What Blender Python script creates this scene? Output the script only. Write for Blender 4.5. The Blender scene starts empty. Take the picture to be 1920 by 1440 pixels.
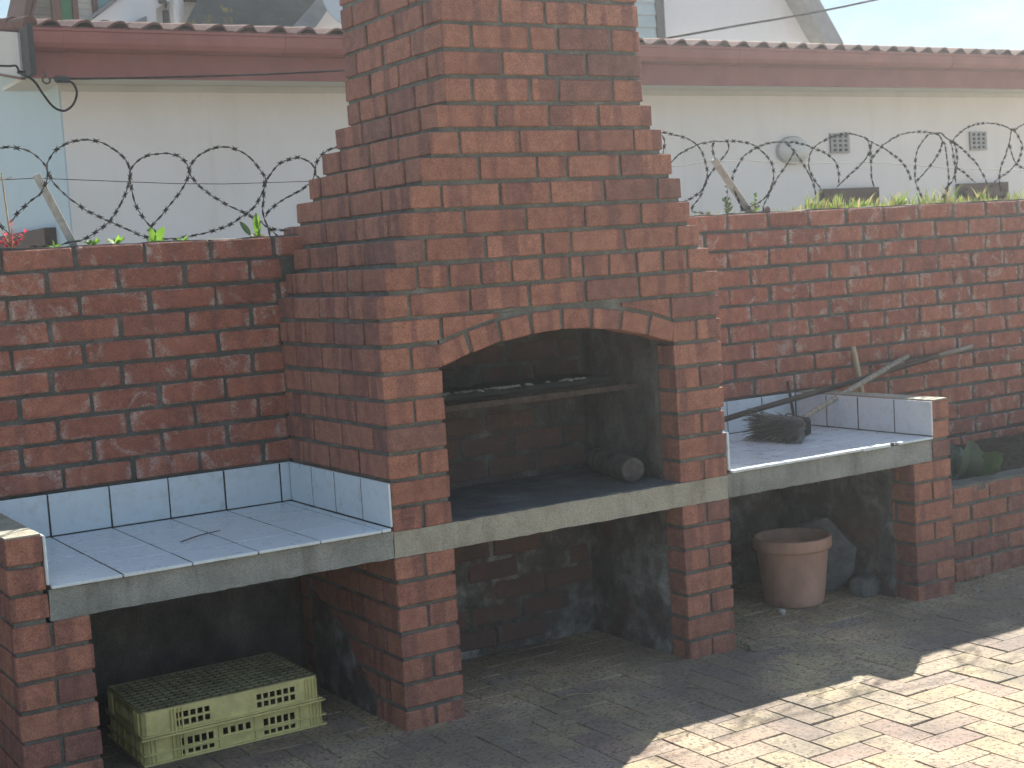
import bpy, bmesh, math, random
from mathutils import Vector, Matrix, noise
random.seed(7)
S = bpy.context.scene
COL = S.collection
D = bpy.data

# ---------------------------------------------------------------- camera
cam_d = D.cameras.new('camera'); cam = D.objects.new('camera', cam_d); COL.objects.link(cam)
_r = Vector((0.84766, -0.5269, -0.06204)); _u = Vector((0.09887, 0.042, 0.99421)); _w = Vector((0.52125, 0.84889, -0.08769))
cam.matrix_world = Matrix(((_r.x, _u.x, -_w.x, -2.0763), (_r.y, _u.y, -_w.y, -4.1744), (_r.z, _u.z, -_w.z, 1.5317), (0, 0, 0, 1)))
cam_d.sensor_width = 36; cam_d.lens = 2715.54 / 1920 * 36
cam_d.clip_start = .05; cam_d.clip_end = 2000
cam_d.dof.use_dof = True; cam_d.dof.focus_distance = 4.5; cam_d.dof.aperture_fstop = 9.0
S.camera = cam

# ---------------------------------------------------------------- light
SUN = Vector((1.2, .83, 1.0)).normalized()
EL = math.asin(SUN.z); AZ = math.atan2(SUN.x, SUN.y)
sd = D.lights.new('sun', 'SUN'); sd.energy = 5.0; sd.angle = math.radians(.5); sd.color = (1, .94, .84)
sun = D.objects.new('sun', sd); COL.objects.link(sun)
sun.rotation_euler = SUN.to_track_quat('Z', 'Y').to_euler(); sun.location = (6, 5, 8)

W = D.worlds.new('World'); S.world = W; W.use_nodes = True
nt = W.node_tree; nt.nodes.clear()
def wn(t): return nt.nodes.new(t)
sky = wn('ShaderNodeTexSky'); sky.sky_type = 'NISHITA'; sky.sun_disc = False
sky.sun_elevation = EL; sky.sun_rotation = AZ; sky.air_density = 1.0; sky.dust_density = .1; sky.ozone_density = 1.0
tc = wn('ShaderNodeTexCoord'); mp = wn('ShaderNodeMapping'); mp.inputs['Scale'].default_value = (1.6, 1.6, 5.0)
nz = wn('ShaderNodeTexNoise'); nz.inputs['Scale'].default_value = 2.2; nz.inputs['Detail'].default_value = 7; nz.inputs['Roughness'].default_value = .55
rp = wn('ShaderNodeValToRGB'); rp.color_ramp.elements[0].position = .45; rp.color_ramp.elements[1].position = .64
mx = wn('ShaderNodeMixRGB'); mx.inputs['Color2'].default_value = (3.8, 4.15, 4.3, 1)
mu = wn('ShaderNodeMath'); mu.operation = 'MULTIPLY'; mu.inputs[1].default_value = .75
bg = wn('ShaderNodeBackground'); bg.inputs['Strength'].default_value = .072
out = wn('ShaderNodeOutputWorld')
l = nt.links.new
l(tc.outputs['Generated'], mp.inputs['Vector']); l(mp.outputs['Vector'], nz.inputs['Vector']); l(nz.outputs['Fac'], rp.inputs['Fac'])
l(rp.outputs['Color'], mu.inputs[0]); l(mu.outputs[0], mx.inputs['Fac']); l(sky.outputs['Color'], mx.inputs['Color1'])
dk = wn('ShaderNodeMixRGB'); dk.blend_type = 'DARKEN'; dk.inputs['Fac'].default_value = 1; dk.inputs['Color2'].default_value = (2.2, 3.15, 3.85, 1)
l(sky.outputs['Color'], dk.inputs['Color1']); l(dk.outputs['Color'], mx.inputs['Color1'])
l(mx.outputs['Color'], bg.inputs['Color']); l(bg.outputs['Background'], out.inputs['Surface'])

S.view_settings.view_transform = 'Standard'; S.view_settings.look = 'None'; S.view_settings.gamma = 1
S.view_settings.exposure = 1.65; S.view_settings.use_curve_mapping = False

# ---------------------------------------------------------------- materials
class NB:
    def __init__(self, name):
        self.m = D.materials.new(name); self.m.use_nodes = True
        self.t = self.m.node_tree; self.p = self.t.nodes['Principled BSDF']
        self.p.inputs['Specular IOR Level'].default_value = .3
        self.tc = self.n('ShaderNodeTexCoord'); self.vec = self.tc.outputs['Object']
    def n(self, t): return self.t.nodes.new(t)
    def l(self, a, b): self.t.links.new(a, b)
    def rnd(self):
        if not hasattr(self, 'oi'): self.oi = self.n('ShaderNodeObjectInfo')
        return self.oi.outputs['Random']
    def offset(self):
        a = self.n('ShaderNodeMath'); a.operation = 'MULTIPLY'; a.inputs[1].default_value = 61.7; self.l(self.rnd(), a.inputs[0])
        v = self.n('ShaderNodeVectorMath'); self.l(self.tc.outputs['Object'], v.inputs[0]); self.l(a.outputs[0], v.inputs[1]); self.vec = v.outputs[0]
    def world(self):
        g = self.n('ShaderNodeNewGeometry'); self.vec = g.outputs['Position']
    def noise(self, scale, detail=2, rough=.5, stretch=None, dist=0):
        v = self.vec
        if stretch:
            m = self.n('ShaderNodeMapping'); m.inputs['Scale'].default_value = stretch; self.l(v, m.inputs['Vector']); v = m.outputs['Vector']
        t = self.n('ShaderNodeTexNoise'); t.inputs['Scale'].default_value = scale; t.inputs['Detail'].default_value = detail
        t.inputs['Roughness'].default_value = rough; t.inputs['Distortion'].default_value = dist; self.l(v, t.inputs['Vector']); return t.outputs['Fac']
    def ramp(self, fac, stops):
        r = self.n('ShaderNodeValToRGB'); e = r.color_ramp.elements
        while len(e) < len(stops): e.new(.5)
        for q, (p, c) in zip(e, stops):
            q.position = p; q.color = (c, c, c, 1) if isinstance(c, (int, float)) else (*c, 1)
        self.l(fac, r.inputs['Fac']); return r.outputs['Color']
    def mix(self, fac, a, b, mode='MIX'):
        m = self.n('ShaderNodeMixRGB'); m.blend_type = mode
        for s, v in ((m.inputs['Fac'], fac), (m.inputs['Color1'], a), (m.inputs['Color2'], b)):
            if isinstance(v, (int, float)): s.default_value = v if s.type == 'VALUE' else (v, v, v, 1)
            elif isinstance(v, tuple): s.default_value = (*v, 1)
            else: self.l(v, s)
        return m.outputs['Color']
    def math(self, op, a, b=0.0):
        m = self.n('ShaderNodeMath'); m.operation = op
        for s, v in zip(m.inputs, (a, b)):
            if isinstance(v, (int, float)): s.default_value = v
            else: self.l(v, s)
        return m.outputs[0]
    def col(self, c):
        if isinstance(c, tuple): self.p.inputs['Base Color'].default_value = (*c, 1)
        else: self.l(c, self.p.inputs['Base Color'])
    def rough(self, v):
        if isinstance(v, (int, float)): self.p.inputs['Roughness'].default_value = v
        else: self.l(v, self.p.inputs['Roughness'])
    def bump(self, h, strength=.3, dist=.003):
        b = self.n('ShaderNodeBump'); b.inputs['Strength'].default_value = strength; b.inputs['Distance'].default_value = dist
        self.l(h, b.inputs['Height']); self.l(b.outputs['Normal'], self.p.inputs['Normal'])

def brick_mat(name, ramp, streak, white=0.0, soot=0.0):
    b = NB(name); b.offset()
    c = b.ramp(b.rnd(), ramp)
    s = b.ramp(b.noise(1, 1, .5, (15, 15, .8)), [(.53, 0.0), (.60, 1.0)])
    c = b.mix(b.math('MULTIPLY', s, streak), c, (.165, .078, .070))
    c = b.mix(1, c, b.ramp(b.noise(26, 4, .6), [(.3, .78), (.7, 1.2)]), 'MULTIPLY')
    c = b.mix(1, c, b.ramp(b.noise(210, 3, .75), [(.3, .58), (.7, 1.42)]), 'MULTIPLY')
    if white:
        g = b.tc.outputs['Generated']
        sx = b.n('ShaderNodeSeparateXYZ'); b.l(g, sx.inputs[0])
        ex = b.math('ABSOLUTE', b.math('SUBTRACT', sx.outputs['X'], .5)); ez = b.math('ABSOLUTE', b.math('SUBTRACT', sx.outputs['Z'], .5))
        ed = b.ramp(b.math('MAXIMUM', b.math('ADD', ex, .03), ez), [(.40, 0.0), (.5, 1.0)])
        n1 = b.ramp(b.noise(16, 6, .65), [(.47, 0.0), (.57, 1.0)])
        n2 = b.ramp(b.noise(7, 7, .7, None, 1.2), [(.55, 0.0), (.64, .85)])
        f = b.math('ADD', b.math('MULTIPLY', ed, n1), n2)
        f = b.math('MULTIPLY', f, b.ramp(b.noise(110, 4, .75), [(.40, .1), (.56, 1.0)]))
        c = b.mix(b.math('MULTIPLY', b.math('MINIMUM', f, 1.0), white), c, (.46, .39, .35))
    if soot:
        c = b.mix(b.math('MULTIPLY', b.ramp(b.noise(9, 5, .65), [(.3, 1.0), (.75, .72)]), soot), c, (.062, .062, .060))
    b.col(c); b.rough(.88)
    h = b.math('ADD', b.noise(230, 3, .7), b.math('MULTIPLY', b.noise(28, 2, .6), 2.5))
    b.bump(h, .55, .0022)
    return b.m
R_FACE = [(0, (.215, .104, .084)), (.05, (.22, .104, .086)), (.10, (.275, .122, .088)), (.45, (.305, .136, .096)), (.7, (.325, .147, .103)), (.91, (.34, .155, .110)), (.95, (.265, .118, .090)), (1, (.20, .108, .092))]
R_WALL = [(0, (.245, .094, .068)), (.25, (.30, .115, .080)), (.6, (.33, .130, .088)), (.85, (.35, .145, .10)), (1, (.255, .10, .076))]
M = {}
M['brick'] = brick_mat('face_brick', R_FACE, .62)
M['wallbrick'] = brick_mat('weathered_brick', R_WALL, .35, .8)
M['sootbrick'] = brick_mat('sooty_brick', R_WALL, .4, .35, .84)
M['plantbrick'] = brick_mat('planter_brick', R_FACE, .5, .25)

def mortar(name, a, b_, c_):
    b = NB(name); b.world()
    c = b.ramp(b.noise(9, 6, .65), [(.3, a), (.55, b_), (.75, c_)])
    c = b.mix(1, c, b.ramp(b.noise(260, 3, .7), [(.3, .6), (.7, 1.35)]), 'MULTIPLY')
    b.col(c); b.rough(.95); b.bump(b.math('ADD', b.noise(160, 4, .7), b.math('MULTIPLY', b.noise(40, 3, .6), 2)), .9, .004)
    return b.m
M['mortar'] = mortar('mortar', (.10, .104, .095), (.155, .16, .142), (.26, .262, .235))
M['mortar_dark'] = mortar('dark_mortar', (.07, .073, .068), (.11, .114, .104), (.18, .183, .168))

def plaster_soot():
    b = NB('soot_or_shade_plaster'); b.world()
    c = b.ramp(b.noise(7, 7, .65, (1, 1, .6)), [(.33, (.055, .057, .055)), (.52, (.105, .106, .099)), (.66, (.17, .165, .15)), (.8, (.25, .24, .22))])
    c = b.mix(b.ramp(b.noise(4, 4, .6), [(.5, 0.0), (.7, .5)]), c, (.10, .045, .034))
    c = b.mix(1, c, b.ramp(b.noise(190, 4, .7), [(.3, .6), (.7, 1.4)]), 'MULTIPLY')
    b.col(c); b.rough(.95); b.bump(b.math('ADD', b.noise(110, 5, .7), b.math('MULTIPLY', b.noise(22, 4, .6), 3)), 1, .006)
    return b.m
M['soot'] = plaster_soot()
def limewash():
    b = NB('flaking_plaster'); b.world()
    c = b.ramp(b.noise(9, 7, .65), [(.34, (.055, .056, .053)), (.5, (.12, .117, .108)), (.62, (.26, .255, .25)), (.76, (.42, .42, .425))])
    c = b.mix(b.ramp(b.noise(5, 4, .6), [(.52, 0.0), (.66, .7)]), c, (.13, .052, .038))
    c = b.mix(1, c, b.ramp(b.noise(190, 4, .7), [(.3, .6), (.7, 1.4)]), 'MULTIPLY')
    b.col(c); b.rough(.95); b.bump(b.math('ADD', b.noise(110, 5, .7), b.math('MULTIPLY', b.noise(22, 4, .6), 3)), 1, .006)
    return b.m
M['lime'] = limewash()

def concrete(name, stops, stain=.4):
    b = NB(name); b.world()
    c = b.ramp(b.noise(6, 7, .6), stops)
    st = b.ramp(b.noise(1, 3, .6, (9, 9, 1.2)), [(.54, 0.0), (.68, 1.0)])
    c = b.mix(b.math('MULTIPLY', st, stain), c, (.075, .07, .055))
    c = b.mix(1, c, b.ramp(b.noise(240, 4, .75), [(.3, .62), (.7, 1.32)]), 'MULTIPLY')
    v = b.n('ShaderNodeTexVoronoi'); v.feature = 'DISTANCE_TO_EDGE'; v.inputs['Scale'].default_value = 1.7
    dm = b.n('ShaderNodeVectorMath'); b.l(b.vec, dm.inputs[0])
    nn = b.n('ShaderNodeTexNoise'); nn.inputs['Scale'].default_value = 7; b.l(b.vec, nn.inputs['Vector'])
    sc = b.n('ShaderNodeVectorMath'); sc.operation = 'SCALE'; sc.inputs['Scale'].default_value = .12; b.l(nn.outputs['Color'], sc.inputs[0]); b.l(sc.outputs[0], dm.inputs[1])
    vm = b.n('ShaderNodeMapping'); vm.inputs['Scale'].default_value = (1, 1, .3); b.l(dm.outputs[0], vm.inputs['Vector']); b.l(vm.outputs['Vector'], v.inputs['Vector'])
    cr = b.ramp(v.outputs['Distance'], [(.0, 1.0), (.0022, 0.0)])
    c = b.mix(b.math('MULTIPLY', cr, .16), c, (.03, .028, .024))
    b.col(c); b.rough(.93); b.bump(b.math('SUBTRACT', b.math('ADD', b.noise(180, 4, .75), b.math('MULTIPLY', b.noise(30, 4, .6), 2)), b.math('MULTIPLY', cr, .6)), .8, .004)
    return b.m
M['slab'] = concrete('grey_concrete', [(.3, (.19, .20, .185)), (.55, (.285, .295, .275)), (.75, (.39, .395, .37))])
M['slab_cream'] = concrete('cream_concrete', [(.3, (.27, .25, .19)), (.5, (.37, .35, .28)), (.75, (.44, .42, .34))], .32)
M['ash'] = concrete('ash_floor', [(.3, (.055, .062, .068)), (.55, (.095, .108, .118)), (.75, (.16, .175, .185))], .1)

def tile_mat():
    b = NB('white_glazed_tile'); b.offset()
    c = b.mix(b.ramp(b.noise(9, 5, .65), [(.5, 0.0), (.85, .15)]), (.60, .675, .715), (.52, .56, .57))
    c = b.mix(b.ramp(b.noise(120, 3, .7), [(.78, 0.0), (.82, .4)]), c, (.22, .20, .15))
    g = b.tc.outputs['Generated']; sx = b.n('ShaderNodeSeparateXYZ'); b.l(g, sx.inputs[0])
    ex = b.math('ABSOLUTE', b.math('SUBTRACT', sx.outputs['X'], .5)); ey = b.math('ABSOLUTE', b.math('SUBTRACT', sx.outputs['Y'], .5))
    ed = b.math('MULTIPLY', b.ramp(b.math('MAXIMUM', ex, ey), [(.465, 0.0), (.5, 1.0)]), b.ramp(b.noise(24, 5, .7), [(.5, 0.0), (.75, .5)]))
    c = b.mix(ed, c, (.33, .28, .19))
    b.col(c); b.rough(b.ramp(b.noise(14, 4, .6), [(.3, .22), (.7, .42)])); b.p.inputs['Specular IOR Level'].default_value = .5
    b.bump(b.noise(6, 2, .5), .12, .004)
    return b.m
M['tile'] = tile_mat()

def paver_mat():
    b = NB('clay_paver'); b.offset()
    c = b.ramp(b.rnd(), [(0, (.47, .375, .22)), (.3, (.53, .44, .265)), (.5, (.49, .375, .25)), (.75, (.48, .41, .275)), (.88, (.40, .28, .22)), (1, (.37, .315, .26))])
    c = b.mix(b.ramp(b.noise(11, 4, .6), [(.42, 0.0), (.7, .6)]), c, (.43, .285, .20))
    c = b.mix(b.ramp(b.noise(6, 4, .6), [(.5, 0.0), (.75, .5)]), c, (.30, .28, .235))
    sp = b.ramp(b.noise(70, 4, .72, (1, 1, .3)), [(.53, 0.0), (.58, 1.0)])
    c = b.mix(b.math('MULTIPLY', sp, .78), c, (.105, .08, .06))
    c = b.mix(1, c, b.ramp(b.noise(300, 2, .7), [(.3, .78), (.7, 1.2)]), 'MULTIPLY')
    pos = b.n('ShaderNodeNewGeometry'); o = b.vec; b.vec = pos.outputs['Position']
    d = b.ramp(b.noise(1.3, 5, .6), [(.38, 0.0), (.60, 1.0)]); b.vec = o
    sy = b.n('ShaderNodeSeparateXYZ'); b.l(pos.outputs['Position'], sy.inputs[0])
    c = b.mix(b.math('MULTIPLY', d, .72), c, (.105, .095, .085))
    b.col(c); b.rough(.9); b.bump(b.math('ADD', b.noise(170, 4, .7), b.math('MULTIPLY', b.noise(30, 3, .6), 2)), .6, .003)
    return b.m
M['paver'] = paver_mat()

def simple(name, c, rough=.8, nscale=30, lo=.75, hi=1.2, bump=.25, dist=.002, metal=0.0, stretch=None, world=False, spec=.3):
    b = NB(name)
    if world: b.world()
    else: b.offset()
    k = b.mix(1, c, b.ramp(b.noise(nscale, 5, .65, stretch), [(.3, lo), (.7, hi)]), 'MULTIPLY')
    b.col(k); b.rough(rough); b.p.inputs['Metallic'].default_value = metal; b.p.inputs['Specular IOR Level'].default_value = spec
    if bump: b.bump(b.noise(nscale * 3, 4, .7, stretch), bump, dist)
    return b.m
M['joint'] = simple('joint_sand', (.15, .13, .085), .95, 60, .5, 1.5, .6, .004, world=True)
M['ground'] = simple('far_ground', (.40, .33, .22), .95, 9, .7, 1.2, .4, .006, world=True)
M['soil'] = simple('dark_soil', (.045, .036, .028), .95, 40, .4, 1.7, 1, .012, world=True)
M['grout'] = simple('grey_grout', (.05, .047, .042), .95, 60, .5, 1.4, .3, .002, world=True)
M['crate'] = simple('pale_yellow_plastic', (.70, .62, .27), .5, 14, .72, 1.15, .15, .002, spec=.4)
M['crate_in'] = simple('darker_yellow_plastic', (.30, .285, .155), .6, 14, .5, 1.2, .2, .002)  # darker yellow for the base grid and the sheet under it
M['pot'] = simple('terracotta_plastic', (.50, .295, .22), .7, 7, .68, 1.2, .15, .002, stretch=(1, 1, .5))
M['rock'] = simple('grey_rock', (.145, .15, .15), .95, 18, .55, 1.5, 1, .01)
M['log'] = simple('charred_bark', (.095, .085, .075), .95, 30, .5, 1.6, 1, .008, stretch=(1, 1, .25))
M['logend'] = simple('log_end_grain', (.095, .085, .078), .9, 45, .6, 1.4, .8, .004)
M['rust'] = simple('rusty_steel', (.06, .046, .038), .8, 40, .5, 1.6, .6, .003)
M['wood_old'] = simple('weathered_wood', (.31, .275, .225), .85, 60, .5, 1.4, .5, .002, stretch=(1, 1, .06))
M['wood_dark'] = simple('dark_wood', (.075, .058, .048), .8, 60, .5, 1.5, .5, .002, stretch=(1, 1, .06))
M['wood_pale'] = simple('pale_wood', (.44, .36, .25), .8, 60, .7, 1.2, .4, .002, stretch=(1, 1, .06))
M['bristle'] = simple('broom_bristle', (.12, .115, .105), .8, 300, .3, 2.2, .2, .002)
M['bristle_pale'] = simple('pale_broom_bristle', (.20, .19, .165), .8, 300, .5, 1.8, .1, .001)
M['black_plastic'] = simple('black_plastic', (.02, .021, .023), .45, 20, .8, 1.3, .1)
M['wire'] = simple('dark_razor_wire', (.040, .038, .038), .8, 60, .6, 1.6, .2, .001, spec=.1)
M['wire_pale'] = simple('galvanised_wire', (.22, .21, .19), .8, 60, .6, 1.3, 0)
M['angle'] = simple('galvanised_angle', (.40, .41, .40), .7, 40, .7, 1.2, .2, .001)
M['wallpaint'] = None
def paint(name, c, dirt, k=.35):
    b = NB(name); b.world()
    x = b.mix(b.ramp(b.noise(2.2, 6, .65, (1, 1, .5)), [(.45, 0.0), (.75, k)]), c, dirt)
    x = b.mix(b.ramp(b.noise(1, 3, .6, (6, 6, .35)), [(.58, 0.0), (.75, k)]), x, dirt)
    b.col(x); b.rough(.85); b.bump(b.math('ADD', b.noise(70, 4, .6), b.math('MULTIPLY', b.noise(6, 3, .6), 3)), .3, .004)
    return b.m
M['wallpaint'] = paint('cream_wall_paint', (.80, .755, .735), (.60, .54, .47), .32)
M['skylit_wall'] = paint('skylit_wall_paint', (.44, .56, .64), (.40, .50, .55))  # side wall of the cream house, blue skylight put into its colour
M['whitewall'] = paint('white_wall_paint', (.70, .70, .71), (.52, .52, .52), .2)
M['soffit'] = paint('soffit_board', (.58, .58, .55), (.40, .39, .35))
M['fascia'] = simple('red_oxide_paint', (.265, .092, .078), .6, 5, .85, 1.12, .1, .002, world=True)
M['gutter'] = simple('red_gutter_paint', (.29, .10, .085), .5, 5, .85, 1.12, .05, .002, world=True)
M['rooftile'] = simple('brown_roof_tile', (.135, .066, .054), .9, 22, .6, 1.4, .5, .004)
M['barge'] = paint('grey_barge_paint', (.50, .50, .49), (.26, .26, .25), .5)
M['dark'] = simple('dark_grey_trim', (.045, .047, .048), .8, 20, .8, 1.2, .2)
M['brownwood'] = simple('brown_timber', (.14, .075, .055), .75, 30, .7, 1.25, .2, .002, stretch=(1, 1, .15))
M['winframe'] = simple('brown_window_frame', (.075, .048, .040), .7, 30, .7, 1.25, .2)
M['cladgrey'] = simple('grey_cladding_board', (.25, .24, .215), .85, 24, .7, 1.2, .3, .002, stretch=(.2, 1, 1))
M['cladwhite'] = simple('cream_cladding_board', (.55, .53, .47), .8, 24, .8, 1.15, .2, .002, stretch=(.2, 1, 1))
M['green'] = simple('green_panel_paint', (.035, .20, .085), .6, 12, .8, 1.2, .1)
M['glass'] = simple('teal_window_glass', (.13, .30, .30), .12, 3, .85, 1.15, 0, spec=.6)
M['curtain'] = simple('pale_louvre_glass', (.33, .43, .45), .25, 3, .85, 1.15, 0, spec=.5)
def moss():
    b = NB('mossy_asbestos_sheet'); b.world()
    c = b.ramp(b.noise(3, 6, .65), [(.3, (.040, .048, .046)), (.6, (.075, .083, .079)), (.8, (.14, .145, .137))])
    c = b.mix(b.ramp(b.noise(3.5, 5, .7, (1, 1, .6)), [(.56, 0.0), (.64, .85)]), c, (.24, .19, .04))
    c = b.mix(b.ramp(b.noise(1, 4, .6, (2, 30, 2)), [(.5, 0.0), (.7, .6)]), c, (.05, .055, .055))
    b.col(c); b.rough(.95); b.bump(b.noise(30, 5, .7), .6, .01); return b.m
M['moss'] = moss()
M['greysheet'] = simple('grey_roof_sheet', (.22, .23, .235), .85, 4, .7, 1.2, .3, .004, world=True)
M['dish'] = simple('pale_dish_paint', (.55, .58, .60), .5, 3, .92, 1.08, 0)
M['lamp'] = simple('frosted_lamp_glass', (.62, .62, .60), .4, 5, .9, 1.1, 0, spec=.5)
M['vent'] = simple('grey_vent_cement', (.36, .36, .36), .9, 30, .8, 1.2, .3)
M['black'] = simple('vent_dark', (.018, .018, .02), .9, 20, .8, 1.2, 0)
M['cable'] = simple('black_cable_sheath', (.012, .012, .014), .95, 30, .8, 1.3, 0, spec=.05)
M['debris'] = simple('pale_chip', (.55, .54, .50), .8, 40, .7, 1.2, .2)
M['stem'] = simple('dry_stem', (.34, .25, .14), .85, 40, .7, 1.3, .1)
def leaf_mat(name, a, b_, trans=.45, rough=.5):
    b = NB(name); b.offset()
    c = b.ramp(b.noise(16, 4, .6), [(.3, a), (.7, b_)])
    b.col(c); b.rough(rough)
    tr = b.n('ShaderNodeBsdfTranslucent'); b.l(c, tr.inputs['Color'])
    ms = b.n('ShaderNodeMixShader'); ms.inputs['Fac'].default_value = trans
    o = b.t.nodes['Material Output']; b.l(b.p.outputs[0], ms.inputs[1]); b.l(tr.outputs[0], ms.inputs[2]); b.l(ms.outputs[0], o.inputs['Surface'])
    return b.m
M['leaf'] = leaf_mat('bright_leaf', (.13, .27, .03), (.20, .36, .05), .6)
M['leaf_blue'] = leaf_mat('dull_bluegreen_leaf', (.038, .070, .052), (.085, .125, .10), .15)
M['leaf_green'] = leaf_mat('soft_green_leaf', (.042, .085, .040), (.075, .13, .055), .25)
M['leaf_red'] = leaf_mat('crimson_leaf', (.42, .03, .06), (.55, .06, .10), .55)
M['grass'] = leaf_mat('grass_blade', (.13, .22, .03), (.24, .30, .07), .55)
M['dry'] = leaf_mat('dry_blade', (.36, .28, .12), (.46, .38, .20), .4)

# ---------------------------------------------------------------- object helpers
def link(name, mesh, parent=None, loc=(0, 0, 0), rot=None):
    o = D.objects.new(name, mesh); COL.objects.link(o); o.location = loc
    if rot is not None: o.rotation_euler = rot
    if parent is not None: o.parent = parent
    return o
def empty(name, loc=(0, 0, 0)):
    o = D.objects.new(name, None); COL.objects.link(o); o.location = loc; o.empty_display_size = .1
    return o
def tag(o, label=None, cat=None, group=None, kind=None):
    if label: o['label'] = label
    if cat: o['category'] = cat
    if group: o['group'] = group
    if kind: o['kind'] = kind
    return o
class MB:                                        # collects geometry of one mesh
    def __init__(s): s.v = []; s.f = []; s.mi = []
    def add(s, v, f, mi=0):
        n = len(s.v); s.v += [tuple(p) for p in v]; s.f += [tuple(i + n for i in q) for q in f]; s.mi += [mi] * len(f)
    def box(s, x0, x1, y0, y1, z0, z1, mi=0, skip=()):
        v = [(x, y, z) for z in (z0, z1) for y in (y0, y1) for x in (x0, x1)]
        f = [(0, 2, 3, 1), (4, 5, 7, 6), (0, 1, 5, 4), (2, 6, 7, 3), (0, 4, 6, 2), (1, 3, 7, 5)]
        s.add(v, [q for i, q in enumerate(f) if i not in skip], mi)
    def tube(s, pts, r, n=6, cap=True, mi=0):
        pts = [Vector(p) for p in pts]; rr = r if isinstance(r, (list, tuple)) else [r] * len(pts)
        rings = []; prev = None
        for i, p in enumerate(pts):
            t = (pts[min(i + 1, len(pts) - 1)] - pts[max(i - 1, 0)])
            t = t.normalized() if t.length > 1e-9 else Vector((0, 0, 1))
            a = prev if prev is not None else (Vector((0, 0, 1)) if abs(t.z) < .9 else Vector((1, 0, 0)))
            a = (a - t * a.dot(t)); a = a.normalized() if a.length > 1e-6 else t.orthogonal().normalized()
            prev = a; b = t.cross(a)
            rings.append([p + (a * math.cos(2 * math.pi * k / n) + b * math.sin(2 * math.pi * k / n)) * rr[i] for k in range(n)])
        v = [q for R in rings for q in R]; f = []
        for i in range(len(rings) - 1):
            for k in range(n): f.append((i * n + k, i * n + (k + 1) % n, (i + 1) * n + (k + 1) % n, (i + 1) * n + k))
        if cap: f.append(tuple(range(n - 1, -1, -1))); f.append(tuple((len(rings) - 1) * n + k for k in range(n)))
        s.add(v, f, mi)
    def lathe(s, prof, n=40, c=(0, 0, 0), mi=0):
        v = []; f = []
        for r, z in prof:
            for k in range(n): v.append((c[0] + r * math.cos(2 * math.pi * k / n), c[1] + r * math.sin(2 * math.pi * k / n), c[2] + z))
        for i in range(len(prof) - 1):
            for k in range(n): f.append((i * n + k, i * n + (k + 1) % n, (i + 1) * n + (k + 1) % n, (i + 1) * n + k))
        s.add(v, f, mi)
    def prism(s, poly, ax, a, b, mi=0):
        def P(u, w, d): return {1: (u, d, w), 0: (d, u, w), 2: (u, w, d)}[ax]
        n = len(poly); v = [P(u, w, a) for u, w in poly] + [P(u, w, b) for u, w in poly]
        f = [tuple(range(n)), tuple(range(2 * n - 1, n - 1, -1))] + [(i, i + n, (i + 1) % n + n, (i + 1) % n) for i in range(n)]
        s.add(v, f, mi)
    def mesh(s, name, mats, smooth=False, fix=True):
        m = D.meshes.new(name); m.from_pydata(s.v, [], s.f)
        for q in (mats if isinstance(mats, (list, tuple)) else [mats]): m.materials.append(q)
        if any(s.mi): m.polygons.foreach_set('material_index', s.mi)
        if fix:
            b = bmesh.new(); b.from_mesh(m); bmesh.ops.recalc_face_normals(b, faces=b.faces); b.to_mesh(m); b.free()
        if smooth: m.polygons.foreach_set('use_smooth', [True] * len(m.polygons))
        m.update(); return m
    def build(s, name, mats, parent=None, smooth=False, loc=(0, 0, 0), rot=None):
        return link(name, s.mesh(name, mats, smooth), parent, loc, rot)

def chamfer_data(lx, ly, lz, c, jit, rng):
    h = (lx / 2, ly / 2, lz / 2); idx = {}; v = []
    for sx in (-1, 1):
        for sy in (-1, 1):
            for sz in (-1, 1):
                sg = (sx, sy, sz)
                j = [rng.uniform(-jit, jit) for _ in range(3)]
                cc = c * rng.uniform(.7, 1.7)
                for a in range(3):
                    idx[(sg, a)] = len(v)
                    v.append(tuple(sg[k] * (h[k] - (0 if k == a else cc)) + j[k] for k in range(3)))
    f = []
    for a in range(3):
        b, d = [k for k in range(3) if k != a]
        for s in (-1, 1):
            q = []
            for sb, sdd in ((-1, -1), (1, -1), (1, 1), (-1, 1)):
                g = [0, 0, 0]; g[a] = s; g[b] = sb; g[d] = sdd; q.append(idx[(tuple(g), a)])
            f.append(q)
        for sb in (-1, 1):                      # edges parallel to axis a
            for sdd in (-1, 1):
                g0 = [0, 0, 0]; g1 = [0, 0, 0]; g0[a] = -1; g1[a] = 1
                for g in (g0, g1): g[b] = sb; g[d] = sdd
                g0, g1 = tuple(g0), tuple(g1); f.append([idx[(g0, b)], idx[(g1, b)], idx[(g1, d)], idx[(g0, d)]])
    for sx in (-1, 1):
        for sy in (-1, 1):
            for sz in (-1, 1): f.append([idx[((sx, sy, sz), a)] for a in range(3)])
    out_ = []
    for q in f:
        p = [Vector(v[i]) for i in q]; n = (p[1] - p[0]).cross(p[2] - p[0]); cen = sum(p, Vector()) / len(p)
        out_.append(tuple(q if n.dot(cen) > 0 else q[::-1]))
    return v, out_
CACHE = {}
def piece_mesh(kind, lx, ly, lz, mat, c=.0028, jit=.0013, variants=4):
    k = (kind, round(lx, 3), round(ly, 3), round(lz, 3), mat, random.randrange(variants))
    if k not in CACHE:
        v, f = chamfer_data(lx, ly, lz, c, jit, random.Random(hash((k[1], k[2], k[3], k[5]))))
        m = D.meshes.new(kind); m.from_pydata(v, [], f); m.materials.append(M[mat]); CACHE[k] = m
    return CACHE[k]
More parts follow.
